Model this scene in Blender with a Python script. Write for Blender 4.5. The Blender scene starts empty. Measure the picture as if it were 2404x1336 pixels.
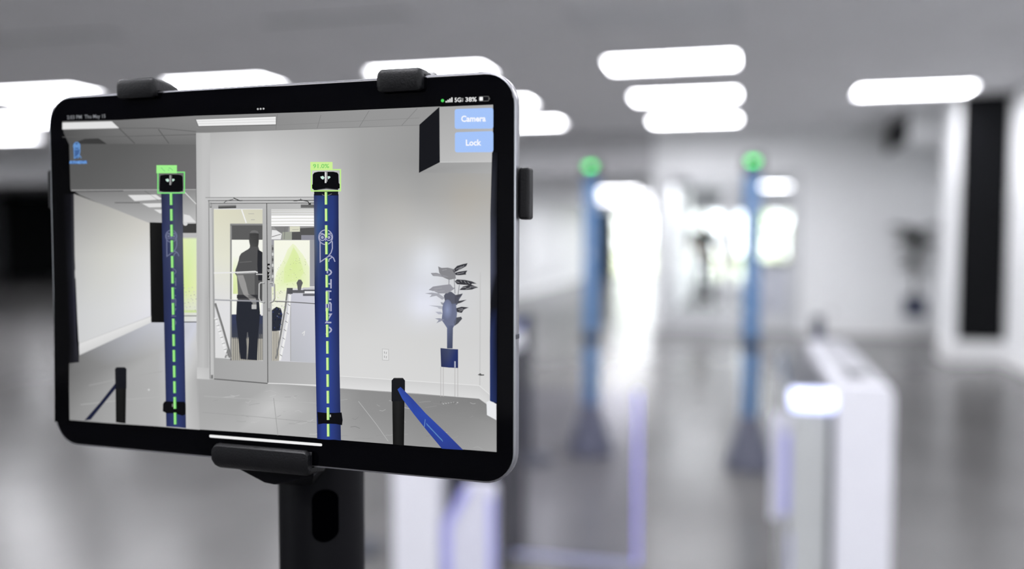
import bpy, bmesh, math, random
from mathutils import Vector, Matrix, noise
random.seed(7)
sc = bpy.context.scene
COL = sc.collection
PI = math.pi

# ------------------------------------------------------------------ camera, world, exposure
F_PX = 2100.0                                  # focal length in pixels of the 2404 px wide frame
cam_d = bpy.data.cameras.new('camera')
cam_d.sensor_width = 36.0
cam_d.lens = 36.0 * F_PX / 2404.0
cam_d.clip_start = 0.02
cam_d.clip_end = 200
cam_d.dof.use_dof = True
cam_d.dof.focus_distance = 0.408
cam_d.dof.aperture_fstop = 3.0
cam = bpy.data.objects.new('camera', cam_d)
COL.objects.link(cam)
cam.location = (0, 0, 1.45)
cam.rotation_euler = (PI/2 - math.atan2(108, 2100), 0, math.atan2(538, 2100))
sc.camera = cam

sc.view_settings.view_transform = 'Standard'
sc.view_settings.look = 'None'
sc.view_settings.gamma = 1.0
sc.view_settings.use_curve_mapping = False
sc.view_settings.exposure = 0.0
sc.cycles.use_denoising = True
sc.cycles.max_bounces = 10
sc.cycles.diffuse_bounces = 5
sc.cycles.transparent_max_bounces = 24
sc.cycles.sample_clamp_indirect = 8.0

world = bpy.data.worlds.new('overcast_sky')
sc.world = world
world.use_nodes = True
bg = world.node_tree.nodes['Background']
bg.inputs[0].default_value = (0.93, 0.97, 1.0, 1)
bg.inputs[1].default_value = 6.0

LAMP = 23.0                                    # radiance of the lit ceiling panels

# ------------------------------------------------------------------ helpers
def lin(c):
    def f(v):
        v = v / 255.0
        return v / 12.92 if v <= 0.04045 else ((v + 0.055) / 1.055) ** 2.4
    return (f(c[0]), f(c[1]), f(c[2]), 1.0)

def mat(name, rgb, rough=0.5, metal=0.0, spec=0.5, var=0.06, scale=8.0, emit=None, estr=0.0, bump=0.0):
    m = bpy.data.materials.new(name)
    m.use_nodes = True
    nt = m.node_tree
    b = nt.nodes['Principled BSDF']
    c = lin(rgb)
    tc = nt.nodes.new('ShaderNodeTexCoord')
    nz = nt.nodes.new('ShaderNodeTexNoise')
    nz.inputs['Scale'].default_value = scale
    nz.inputs['Detail'].default_value = 4.0
    nt.links.new(tc.outputs['Object'], nz.inputs['Vector'])
    rp = nt.nodes.new('ShaderNodeValToRGB')
    rp.color_ramp.elements[0].position = 0.3
    rp.color_ramp.elements[1].position = 0.7
    rp.color_ramp.elements[0].color = tuple(v * (1 - var) for v in c[:3]) + (1,)
    rp.color_ramp.elements[1].color = tuple(min(1, v * (1 + var)) for v in c[:3]) + (1,)
    nt.links.new(nz.outputs[0], rp.inputs[0])
    nt.links.new(rp.outputs[0], b.inputs['Base Color'])
    b.inputs['Roughness'].default_value = rough
    b.inputs['Metallic'].default_value = metal
    b.inputs['Specular IOR Level'].default_value = spec
    if emit:
        b.inputs['Emission Color'].default_value = lin(emit)
        b.inputs['Emission Strength'].default_value = estr
    if bump:
        bp = nt.nodes.new('ShaderNodeBump')
        bp.inputs['Strength'].default_value = bump
        bp.inputs['Distance'].default_value = 0.002
        n2 = nt.nodes.new('ShaderNodeTexNoise')
        n2.inputs['Scale'].default_value = scale * 20
        nt.links.new(tc.outputs['Object'], n2.inputs['Vector'])
        nt.links.new(n2.outputs[0], bp.inputs['Height'])
        nt.links.new(bp.outputs[0], b.inputs['Normal'])
    return m

def glass_mat(name, tint, gloss=0.08):
    m = bpy.data.materials.new(name)
    m.use_nodes = True
    nt = m.node_tree
    nt.nodes.clear()
    out = nt.nodes.new('ShaderNodeOutputMaterial')
    mx = nt.nodes.new('ShaderNodeMixShader')
    tr = nt.nodes.new('ShaderNodeBsdfTransparent')
    gl = nt.nodes.new('ShaderNodeBsdfGlossy')
    lw = nt.nodes.new('ShaderNodeLayerWeight')
    lw.inputs['Blend'].default_value = gloss
    tr.inputs[0].default_value = lin(tint)
    gl.inputs['Roughness'].default_value = 0.03
    nt.links.new(lw.outputs['Fresnel'], mx.inputs[0])
    nt.links.new(tr.outputs[0], mx.inputs[1])
    nt.links.new(gl.outputs[0], mx.inputs[2])
    nt.links.new(mx.outputs[0], out.inputs[0])
    return m

def box(bm, x0, x1, y0, y1, z0, z1, bev=0.0, seg=2):
    g = bmesh.ops.create_cube(bm, size=1.0)
    vs = g['verts']
    for v in vs:
        v.co = Vector(((x0 + x1) / 2 + v.co.x * (x1 - x0), (y0 + y1) / 2 + v.co.y * (y1 - y0), (z0 + z1) / 2 + v.co.z * (z1 - z0)))
    if bev:
        es = set(e for v in vs for e in v.link_edges)
        bmesh.ops.bevel(bm, geom=list(es), offset=bev, segments=seg, profile=0.5, affect='EDGES')
    return bm

def loft(bm, loops, cap=True, closed=True):
    rows = [[bm.verts.new(p) for p in lp] for lp in loops]
    n = len(rows[0])
    for a, b in zip(rows, rows[1:]):
        for i in range(n if closed else n - 1):
            j = (i + 1) % n
            bm.faces.new((a[i], a[j], b[j], b[i]))
    if cap:
        bm.faces.new(list(reversed(rows[0])))
        bm.faces.new(rows[-1])
    return bm

def lathe(bm, prof, cx=0, cy=0, seg=24, sx=1.0, sy=1.0):
    return loft(bm, [[(cx + sx * r * math.cos(2 * PI * i / seg), cy + sy * r * math.sin(2 * PI * i / seg), z) for i in range(seg)] for r, z in prof])

def tube(bm, pts, r, seg=8):
    pts = [Vector(p) for p in pts]
    loops = []
    up = Vector((0, 0, 1))
    for i, p in enumerate(pts):
        d = (pts[min(i + 1, len(pts) - 1)] - pts[max(i - 1, 0)]).normalized()
        a = d.cross(up)
        if a.length < 1e-4:
            a = d.cross(Vector((1, 0, 0)))
        a.normalize()
        b = d.cross(a).normalized()
        rr = r[i] if isinstance(r, (list, tuple)) else r
        loops.append([p + a * rr * math.cos(2 * PI * k / seg) + b * rr * math.sin(2 * PI * k / seg) for k in range(seg)])
    return loft(bm, loops)

def prism(bm, pts2, y0, y1):
    """polygon in x,z extruded along y"""
    return loft(bm, [[(x, y0, z) for x, z in pts2], [(x, y1, z) for x, z in pts2]])

def bmn():
    return bmesh.new()

def link_mesh(name, me, m, parent=None, loc=None, smooth=False):
    o = bpy.data.objects.new(name, me)
    COL.objects.link(o)
    if m is not None and not me.materials:
        me.materials.append(m)
    if parent is not None:
        o.parent = parent
    if loc is not None:
        o.location = loc
    if smooth:
        me.shade_smooth()
        try:
            me.set_sharp_from_angle(angle=math.radians(40))
        except Exception:
            pass
    return o

def obj(name, bm, m, parent=None, loc=None, smooth=False):
    bmesh.ops.recalc_face_normals(bm, faces=bm.faces[:])
    me = bpy.data.meshes.new(name)
    bm.to_mesh(me)
    bm.free()
    return link_mesh(name, me, m, parent, loc, smooth)

def tag(o, label, cat, group=None):
    o['label'] = label
    o['category'] = cat
    if group:
        o['group'] = group
    return o

def thing(name, label, cat, loc=(0, 0, 0), rz=0.0, group=None):
    o = bpy.data.objects.new(name, None)
    o.empty_display_size = 0.05
    COL.objects.link(o)
    o.location = loc
    o.rotation_euler = (0, 0, rz)
    return tag(o, label, cat, group)

def struct(name, bm, m, parent=None, smooth=False):
    o = obj(name, bm, m, parent, None, smooth)
    if parent is None:
        o['kind'] = 'structure'
    return o

def struct_root(name, loc=(0, 0, 0)):
    o = bpy.data.objects.new(name, None)
    o.empty_display_size = 0.05
    COL.objects.link(o)
    o.location = loc
    o['kind'] = 'structure'
    return o

def copy_tree(o, parent=None):
    c = o.copy()
    COL.objects.link(c)
    if parent is not None:
        c.parent = parent
    for ch in [x for x in KIDS.get(o.name, [])]:
        copy_tree(ch, c)
    return c

KIDS = {}
def remember(root):
    for o in [root] + list(root.children_recursive):
        KIDS[o.name] = list(o.children)

def glyphs(text, bold=0.0):
    """text as (verts, faces), cap height about 0.7, left at x=0, baseline y=0"""
    cu = bpy.data.curves.new('lettering', 'FONT')
    cu.body = text
    cu.size = 1.0
    cu.offset = bold
    cu.resolution_u = 3
    o = bpy.data.objects.new('lettering', cu)
    COL.objects.link(o)
    dg = bpy.context.evaluated_depsgraph_get()
    dg.update()
    me = bpy.data.meshes.new_from_object(o.evaluated_get(dg))
    vs = [(v.co.x, v.co.y) for v in me.vertices]
    fs = [tuple(p.vertices) for p in me.polygons]
    bpy.data.objects.remove(o)
    bpy.data.curves.remove(cu)
    bpy.data.meshes.remove(me)
    return vs, fs

# ------------------------------------------------------------------ materials
M = {}
M['wall'] = mat('white_wall_paint', (236, 237, 238), 0.7, var=0.015, scale=2)
M['ceiling'] = mat('grey_white_ceiling_tile', (242, 242, 244), 0.9, var=0.03, scale=3)
M['trim'] = mat('white_gloss_trim', (232, 232, 232), 0.35, var=0.02)
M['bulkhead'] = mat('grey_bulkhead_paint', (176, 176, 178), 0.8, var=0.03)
M['black_panel'] = mat('black_panel', (9, 10, 13), 0.6, spec=0.12, var=0.1)
M['dark_wall'] = mat('dark_grey_wall', (120, 120, 124), 0.8, var=0.1)
M['concrete'] = mat('polished_concrete', (99, 98, 98), 0.21, spec=0.06, var=0.12, scale=1.2)
M['asphalt'] = mat('pale_paving', (176, 176, 168), 0.9, var=0.1)
M['grass'] = mat('lawn', (196, 200, 172), 0.9, var=0.2, scale=3)
M['leaf_out'] = mat('pale_leaf', (196, 204, 150), 0.7, var=0.25, scale=6)  # pale yellow-green, varied at random
M['bark'] = mat('bark', (86, 74, 62), 0.9, var=0.25)
M['blue'] = mat('blue_sleeve_fabric', (80, 116, 158), 0.6, var=0.05, scale=30)
M['logo'] = mat('pale_sleeve_print', (190, 198, 214), 0.6, var=0.02)
M['cone'] = mat('slate_rubber', (80, 82, 96), 0.6, var=0.06)
M['rubber'] = mat('charcoal_rubber', (52, 54, 62), 0.6, var=0.08)
M['black'] = mat('satin_black_plastic', (9, 9, 12), 0.45, spec=0.22, var=0.08, scale=60, bump=0.15)
M['black_gloss'] = mat('gloss_black_plastic', (8, 8, 10), 0.2, var=0.05)
M['stand_black'] = mat('black_powder_coat', (4, 4, 7), 0.5, spec=0.07, var=0.08, scale=40)
M['slot_black'] = mat('recess_shade', (1, 1, 2), 0.9, spec=0.0, var=0.05)  # shade of the pole's slot, put into a black colour
M['green_led'] = mat('green_light', (20, 60, 30), 0.4, emit=(70, 230, 110), estr=11.0)
M['cab_white'] = mat('white_powder_coat', (212, 212, 219), 0.3, var=0.015)
M['cab_top'] = mat('pale_grey_lid', (150, 151, 156), 0.35, spec=0.25, var=0.03)
M['cab_grey'] = mat('grey_steel', (176, 178, 178), 0.35, var=0.03)
M['dark_glass'] = mat('dark_tinted_cover', (34, 36, 46), 0.12, var=0.05)
M['led_white'] = mat('cool_white_light_bar', (230, 235, 255), 0.3, emit=(190, 200, 255), estr=2.0)
M['led_purple'] = mat('violet_light_strip', (150, 145, 220), 0.3, emit=(150, 140, 255), estr=0.28)
M['led_dim'] = mat('violet_glow_edge', (150, 150, 200), 0.3, emit=(150, 150, 235), estr=0.22)
M['led_faint'] = mat('pale_glow_edge', (140, 142, 170), 0.4, emit=(150, 155, 220), estr=0.05)
M['frosted'] = mat('milky_acrylic', (204, 204, 216), 0.25, var=0.02)
M['clear'] = glass_mat('clear_glass', (251, 252, 252), 0.03)
M['flap_glass'] = glass_mat('flap_glass', (247, 247, 251), 0.03)
M['alu'] = mat('door_aluminium', (196, 197, 199), 0.35, metal=0.35, var=0.02)
M['steel'] = mat('brushed_steel', (200, 200, 202), 0.28, metal=0.9, var=0.04)
M['tablet_alu'] = mat('silver_tablet_edge', (150, 150, 155), 0.32, metal=0.95, var=0.02)
M['bezel'] = mat('black_tablet_glass', (2, 2, 4), 0.05, spec=0.12, var=0.02)
M['lamp'] = mat('lit_diffuser', (240, 240, 245), 0.6, emit=(250, 250, 255), estr=LAMP)
M['unlit'] = mat('unlit_diffuser', (232, 233, 236), 0.5, var=0.02)
M['lamp_frame'] = mat('white_lamp_frame', (225, 225, 228), 0.5, var=0.02)
M['vent'] = mat('dark_vent_slot', (40, 40, 44), 0.7)
M['skin'] = mat('skin', (176, 132, 110), 0.6, var=0.06)
M['shirt'] = mat('dark_grey_shirt', (46, 52, 48), 0.85, var=0.08)
M['trousers'] = mat('navy_trousers', (30, 32, 42), 0.85, var=0.08)
M['hair'] = mat('dark_hair', (38, 32, 28), 0.7, var=0.2)
M['shoe'] = mat('black_shoe', (18, 18, 18), 0.4)
M['eye'] = mat('eye_white', (150, 146, 140), 0.5)
M['badge'] = mat('white_badge', (228, 228, 228), 0.5)
M['navy_pot'] = mat('navy_planter', (30, 38, 66), 0.5, var=0.05)
M['leaf'] = mat('dark_green_leaf', (26, 32, 28), 0.6, spec=0.2, var=0.2, scale=20)
M['stem'] = mat('grey_brown_stem', (64, 62, 60), 0.8, var=0.15)
M['counter'] = mat('pale_counter', (205, 205, 214), 0.4, var=0.02)
M['belt'] = mat('blue_webbing', (36, 66, 150), 0.7, var=0.05)
M['outlet'] = mat('white_outlet', (222, 222, 220), 0.4)

# screen: the display gives off its own picture, stored as colours on its flat patches
def screen_mat():
    m = bpy.data.materials.new('lit_display')
    m.use_nodes = True
    nt = m.node_tree
    b = nt.nodes['Principled BSDF']
    at = nt.nodes.new('ShaderNodeAttribute')
    at.attribute_name = 'Col'
    b.inputs['Base Color'].default_value = (0, 0, 0, 1)
    b.inputs['Roughness'].default_value = 0.06
    b.inputs['Specular IOR Level'].default_value = 0.12
    nt.links.new(at.outputs['Color'], b.inputs['Emission Color'])
    b.inputs['Emission Strength'].default_value = 1.0
    return m
M['screen'] = screen_mat()

# ------------------------------------------------------------------ room shell  (room axis = +Y, metres)
HC = 3.1            # ceiling of the hall
YB = 14.3           # wall with the double doors
struct('floor', box(bmn(), -31, 6, -6.2, 36, -0.12, 0.0), M['concrete'])
bm = bmn()
box(bm, -31, 3.2, -6.2, YB + 0.25, HC, HC + 0.15)
box(bm, -31, -5.55, YB + 0.25, 31, HC, HC + 0.15)
box(bm, -5.55, -1.345, YB + 0.25, 35, 2.5, 2.65)
box(bm, -1.26, 3.4, YB + 0.25, 22.2, 2.62, 2.77)
struct('ceiling', bm, M['ceiling'])

bm = bmn()          # door wall
box(bm, -1.36, -1.26, YB, YB + 0.2, 0, HC)
box(bm, 0.86, 3.15, YB, YB + 0.2, 0, HC)
box(bm, -1.26, 0.86, YB, YB + 0.2, 2.46, HC)
struct('wall_back', bm, M['wall'])
struct('wall_right', box(bmn(), 2.95, 3.15, -6.2, YB, 0, HC), M['wall'])
bm = bmn()           # unseen wall behind the camera, invented; two window ranges let in front light
box(bm, -31, -25, -6.4, -6.2, 0, HC)
box(bm, -11, 0.3, -6.4, -6.2, 0, HC)
box(bm, 2.85, 3.2, -6.4, -6.2, 0, HC)
for a, b in ((-25, -11), (0.3, 2.85)):
    box(bm, a, b, -6.4, -6.2, 0, 0.4)
    box(bm, a, b, -6.4, -6.2, 2.75, HC)
struct('wall_front', bm, M['wall'])
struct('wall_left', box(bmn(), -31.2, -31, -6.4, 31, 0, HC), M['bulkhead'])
bm = bmn()          # wing between the door and the passage, runs back to the outer wall
box(bm, -1.36, -1.26, YB + 0.2, 34.0, 0, 2.62)
struct('wall_passage_right', bm, M['wall'])
struct('wall_passage_left', box(bmn(), -5.56, -5.44, YB - 0.1, 34.0, 0, HC), M['wall'])
struct('wall_recess_back', box(bmn(), -31, -5.5, 29.0, 29.2, 0, HC), M['dark_wall'])
struct('wall_vestibule_right', box(bmn(), 3.15, 3.3, YB + 0.2, 22.2, 0, 2.62), M['wall'])
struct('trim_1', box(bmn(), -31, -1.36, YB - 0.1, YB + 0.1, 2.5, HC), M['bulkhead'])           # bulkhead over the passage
bm = bmn()
box(bm, 2.07, 2.95, 12.55, YB, 2.70, HC)
so = struct('trim_2', bm, M['wall'])                                                            # boxed-in soffit
struct('soffit_side_panel', box(bmn(), 2.055, 2.07, 12.55, YB, 2.70, HC), M['black_panel'], so)
# column on the right wall, black face panel
col = struct('trim_3', box(bmn(), 2.37, 2.95, 11.35, 11.9, 0, HC), M['wall'])
struct('black_face_panel', box(bmn(), 2.445, 2.945, 11.33, 11.35, 0.27, HC), M['black_panel'], col)
struct('column_base', box(bmn(), 2.35, 2.95, 11.31, 11.93, 0, 0.25, 0.006), M['trim'], col)
struct('trim_4', box(bmn(), -6.0, -5.44, YB - 0.5, YB - 0.1, 0, HC), M['black_panel'])          # black column at the passage mouth
# baseboards
struct('baseboard_back', box(bmn(), 0.94, 2.93, YB - 0.02, YB, 0, 0.16, 0.004), M['trim'])
struct('baseboard_wing', box(bmn(), -1.37, -1.27, YB - 0.02, YB, 0, 0.16, 0.004), M['trim'])
bm = bmn()
box(bm, 2.93, 2.95, 11.9, YB - 0.02, 0, 0.16, 0.004)
box(bm, 2.93, 2.95, -6, 11.31, 0, 0.16, 0.004)
struct('baseboard_right', bm, M['trim'])
struct('baseboard_passage', box(bmn(), -5.44, -5.42, YB - 0.1, 33.6, 0, 0.16, 0.004), M['trim'])

# ------------------------------------------------------------------ double glass door in the back wall
door = struct_root('door_1', (-0.2, YB, 0))
DW = 1.06
bm = bmn()
box(bm, -DW, -1.0, -0.03, 0.15, 0, 2.46, 0.004)
box(bm, 1.0, DW, -0.03, 0.15, 0, 2.46, 0.004)
box(bm, -1.0, 1.0, -0.03, 0.15, 2.38, 2.46, 0.004)
obj('door_frame', bm, M['alu'], door)
for s in (-1, 1):
    bm = bmn()
    x0, x1 = (-0.995, -0.004) if s < 0 else (0.004, 0.995)
    box(bm, x0, x0 + 0.09, 0.02, 0.07, 0.01, 2.37, 0.004)
    box(bm, x1 - 0.09, x1, 0.02, 0.07, 0.01, 2.37, 0.004)
    box(bm, x0 + 0.09, x1 - 0.09, 0.02, 0.07, 2.27, 2.37, 0.004)
    box(bm, x0 + 0.09, x1 - 0.09, 0.02, 0.07, 0.01, 0.28, 0.004)
    leaf = obj('door_leaf', bm, M['alu'], door)
    obj('glass_pane', box(bmn(), x0 + 0.085, x1 - 0.085, 0.04, 0.05, 0.275, 2.275), M['clear'], leaf)
    xi = -0.05 if s < 0 else 0.05
    bm = bmn()
    tube(bm, [(xi, 0.02, 1.32), (xi, -0.05, 1.32), (xi + s * 0.03, -0.075, 1.30), (xi + s * 0.05, -0.075, 1.26), (xi + s * 0.05, -0.075, 1.04), (xi + s * 0.03, -0.075, 1.0), (xi, -0.05, 0.98), (xi, 0.02, 0.98)], 0.011)
    obj('pull_handle', bm, M['steel'], leaf, smooth=True)
    bm = bmn()
    tube(bm, [(x0 + 0.08, 0.085, 1.0), (x1 - 0.08, 0.085, 1.0)], 0.014)
    obj('push_bar', bm, M['steel'], leaf, smooth=True)
    bm = bmn()
    xc = s * 0.72
    box(bm, xc - 0.14, xc + 0.14, -0.035, 0.02, 2.29, 2.345, 0.008)
    tube(bm, [(xc - s * 0.06, -0.02, 2.34), (xc - s * 0.05, -0.09, 2.39), (xc + s * 0.1, -0.12, 2.41), (xc + s * 0.2, -0.03, 2.41)], 0.007, 6)
    obj('door_closer', bm, M['rubber'], leaf)
bm = bmn()
box(bm, 0.03, 0.075, 0.014, 0.02, 1.36, 1.60)
sign = obj('pull_sign', bm, M['black_panel'], door)

# ------------------------------------------------------------------ windows
def window(name, x0, x1, y, z0, z1, posts, head):
    w = struct_root(name, (0, y, 0))
    bm = bmn()
    box(bm, x0, x1, -0.06, 0.06, z1, head, 0.004)
    obj('window_head', bm, M['bulkhead'], w)
    if z0 > 0.03:
        obj('window_sill_wall', box(bmn(), x0, x1, -0.06, 0.06, 0, z0, 0.004), M['wall'], w)
    edges = [x0] + posts + [x1]
    for p in edges:
        obj('mullion', box(bmn(), p - 0.035, p + 0.035, -0.05, 0.05, z0, z1, 0.004), M['alu'], w)
    for a, b in zip(edges, edges[1:]):
        obj('window_pane', box(bmn(), a + 0.03, b - 0.03, -0.006, 0.006, z0, z1), M['clear'], w)
    return w
window('window_1', -1.22, 3.1, 22.0, 0.42, 2.05, [-0.15, 0.9, 2.0], 2.62)
window('window_2', -4.66, -1.4, 33.9, 0.06, 2.35, [-3.0], 2.5)
window('added_window_3', 0.3, 2.85, -6.3, 0.4, 2.7, [1.58], 2.76)  # unseen window, added to light the turnstile fronts
window('added_window_4', -25, -11, -6.3, 0.4, 2.7, [-21.5, -18.0, -14.5], 2.76)  # unseen range of windows, added to let in more daylight
struct('trim_5', box(bmn(), -5.43, -4.72, 33.5, 33.98, 0, 2.5), M['black_panel'])

# outside
struct('ground', box(bmn(), -30, 30, 36, 90, -0.14, -0.02), M['grass'])
struct('pavement', box(bmn(), -1.3, 30, 22.2, 36, 0.001, 0.01), M['asphalt'])
struct('added_forecourt', box(bmn(), -40, 30, -40, -6.4, -0.14, -0.03), M['asphalt'])  # unseen paving, added to bounce daylight in through the added windows
def tree(label, x, y, h, r, seed):
    t = thing('tree', label, 'tree', (x, y, 0))
    bm = bmn()
    tube(bm, [(0, 0, 0), (0.03, 0, h * 0.25), (0, 0.03, h * 0.6)], [0.12, 0.09, 0.05], 8)
    obj('trunk', bm, M['bark'], t, smooth=True)
    bm = bmn()
    rnd = random.Random(seed)
    for k in range(420):                       # leaf clumps set through a tapering crown
        a = rnd.uniform(0, 2 * PI)
        q = rnd.random()
        z = h * (0.18 + 0.8 * q)
        rr = r * (1 - q) ** 0.7 * math.sqrt(rnd.uniform(0.25, 1)) + 0.05
        c = Vector((rr * math.cos(a), rr * math.sin(a), z))
        d = Vector((math.cos(a), math.sin(a), rnd.uniform(-0.4, 0.6))).normalized()
        e = d.cross(Vector((rnd.uniform(-1, 1), rnd.uniform(-1, 1), 1))).normalized()
        L, Wd = rnd.uniform(0.18, 0.34), rnd.uniform(0.10, 0.18)
        vs = [bm.verts.new(c + p) for p in (Vector((0, 0, 0)), d * L * 0.5 + e * Wd, d * L, d * L * 0.5 - e * Wd)]
        bm.faces.new(vs)
    o = obj('crown', bm, M['leaf_out'], t)
    return t
tree('bright green conical tree outside the vestibule windows', 1.3, 27.0, 3.0, 1.5, 3)
tree('bright green tree outside the window at the end of the passage', -5.4, 39.0, 3.4, 1.8, 5)

# ------------------------------------------------------------------ ceiling lights
LW, LD = 1.16, 0.54
def ceiling_light_proto(name, diff):
    t = thing(name, 'x', 'ceiling light', (0, 0, HC), 0, 'ceiling light panels')
    bm = bmn()
    a, b = LW / 2, LD / 2
    box(bm, -a - 0.03, a + 0.03, -b - 0.03, -b, -0.025, 0.0)
    box(bm, -a - 0.03, a + 0.03, b, b + 0.03, -0.025, 0.0)
    box(bm, -a - 0.03, -a, -b, b, -0.025, 0.0)
    box(bm, a, a + 0.03, -b, b, -0.025, 0.0)
    obj('lamp_frame', bm, M['lamp_frame'], t)
    bm = bmn()
    box(bm, -a, a, -b, b, -0.014, -0.002)
    obj('diffuser', bm, diff, t)
    remember(t)
    return t
lit = ceiling_light_proto('ceiling_light', M['lamp'])
lit_used = [False]
def place_light(x, y, label, z=HC):
    o = lit if not lit_used[0] else copy_tree(lit)
    lit_used[0] = True
    o.location = (x, y, z)
    o['label'] = label
    return o
XR = -0.65
place_light(XR, 8.50, 'lit white ceiling light panel, nearest of the row leading to the doors')
place_light(XR, 10.55, 'lit white ceiling light panel, middle one of the row leading to the doors')
place_light(XR, 12.68, 'lit white ceiling light panel closest to the wall over the double doors')
place_light(1.82, 10.75, 'lone lit white ceiling light panel at right, beside the black column top')
place_light(-2.98, 8.45, 'lit white ceiling light panel above the right end of the tablet')
place_light(-3.04, 10.55, 'lit ceiling light panel mostly behind the tablet, upper one at its top right corner')
place_light(-3.06, 12.45, 'lit ceiling light panel partly behind the tablet, lower one beside its right edge')
place_light(-5.35, 8.55, 'lit white ceiling light panel between the two top grips of the tablet')
place_light(-7.68, 8.60, 'lit white ceiling light panel at far left, uppermost of that corner')
place_light(-9.55, 10.35, 'lit white ceiling light panel at the left edge, just under the uppermost one')
place_light(-11.55, 12.0, 'lit white ceiling light panel at the left edge, lowest one above the grey bulkhead')
for (x, y) in ((-10.1, 8.6), (-12.5, 8.6), (-12.5, 10.4), (-14.9, 12.2), (-14.9, 10.4), (-10.1, 4.9)):  # unseen panels added to brighten the left of the hall
    place_light(x, y, 'added lit white ceiling light panel beyond the left edge of the picture')
for (x, y) in ((-5.4, 10.55), (-7.75, 10.4)):
    place_light(x, y, 'lit white ceiling light panel hidden behind the tablet')
for y in (4.6, 2.4, 0.2, -2.2):  # unseen panels added to light the tablet and turnstiles
    for x in ((XR, -3.05, 1.75) if y > 1 else (XR, -3.05, -5.45, 1.75)):
        place_light(x, y, 'added lit white ceiling light panel overhead, outside the picture')
for i, (x, y) in enumerate(((-2.75, 19.5), (-3.6, 24.0), (-3.4, 28.5), (-2.75, 21.7), (-3.0, 26.2), (-3.0, 31.0))):  # last three panels added to brighten the passage wall
    place_light(x, y, ('lit ceiling light panel in the low passage ceiling, nearest to its mouth', 'lit ceiling light panel in the passage, third counted from its mouth', 'lit ceiling light panel in the passage, fifth counted from its mouth', 'added lit ceiling light panel in the passage, second counted from its mouth', 'added lit ceiling light panel in the passage, fourth counted from its mouth', 'added lit ceiling light panel in the passage, closest to its end window')[i], 2.5)
place_light(0.72, 20.6, 'lit ceiling light panel of the vestibule, seen through the right door leaf', 2.62)
for x, y, q in ((-14.0, 17.5, 'first'), (-19.0, 21.0, 'second')):  # panels added to brighten the recess
    place_light(x, y, 'added ceiling light panel in the dim recess at far left, the ' + q + ' from the hall')
place_light(2.2, 17.6, 'added lit ceiling light panel of the vestibule, at its right side wall', 2.62)  # unseen panel added to brighten the vestibule
place_light(-0.62, 15.6, 'added lit ceiling light panel of the vestibule, just inside the left door leaf', 2.62)  # added behind the door header to brighten the vestibule wall
place_light(-0.62, 17.4, 'added lit ceiling light panel of the vestibule, in front of the person', 2.62)  # unseen panel added to brighten the view through the left pane
un = ceiling_light_proto('ceiling_light', M['unlit'])
un.location = (XR + 0.02, 6.72, HC)
un['label'] = 'unlit pale ceiling light panel at the top of the picture'
for k, (x0, x1, y, lb) in enumerate(((-3.55, -2.4, 6.33, 'dark linear ceiling air vent above the middle of the tablet'), (-6.15, -4.95, 6.33, 'dark linear ceiling air vent in the upper left corner'))):
    t = thing('ceiling_vent', lb, 'air vent', ((x0 + x1) / 2, y, HC))
    a = (x1 - x0) / 2
    obj('vent_backing', box(bmn(), -a, a, -0.1, 0.1, -0.006, 0.0), M['vent'], t)
    for j in range(3):
        obj('vent_slat', box(bmn(), -a, a, -0.085 + j * 0.07, -0.055 + j * 0.07, -0.02, -0.006), M['ceiling'], t)

# ------------------------------------------------------------------ detector posts
def wrap(bm, verts, faces, r, lift=0.0006):
    """flat print (x across, z up) laid round a post of radius r, on the side that faces -Y"""
    vs = [bm.verts.new((math.sin(x / r) * (r + lift), -math.cos(x / r) * (r + lift), z)) for x, z in verts]
    for f in faces:
        try:
            bm.faces.new([vs[i] for i in f])
        except ValueError:
            pass

def stroke(pts, w, closed=False):
    """polyline to quads: returns verts, faces"""
    P = [Vector((p[0], p[1])) for p in pts]
    n = len(P)
    vs, fs = [], []
    for i in range(n):
        a = P[i - 1] if (i > 0 or closed) else P[i]
        b = P[(i + 1) % n] if (i < n - 1 or closed) else P[i]
        d1 = (P[i] - a)
        d2 = (b - P[i])
        d1 = d1.normalized() if d1.length > 1e-9 else d2.normalized()
        d2 = d2.normalized() if d2.length > 1e-9 else d1
        d = d1 + d2
        d = d.normalized() if d.length > 1e-6 else d1
        k = 1.0 / max(0.45, d.dot(d1))
        nrm = Vector((-d.y, d.x)) * (w / 2) * k
        vs += [tuple(P[i] + nrm), tuple(P[i] - nrm)]
    for i in range(n if closed else n - 1):
        j = (i + 1) % n
        fs.append((2 * i, 2 * i + 1, 2 * j + 1, 2 * j))
    return vs, fs

def arc(cx, cy, rx, ry, a0, a1, n):
    return [(cx + rx * math.cos(math.radians(a0 + (a1 - a0) * i / n)), cy + ry * math.sin(math.radians(a0 + (a1 - a0) * i / n))) for i in range(n + 1)]

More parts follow.
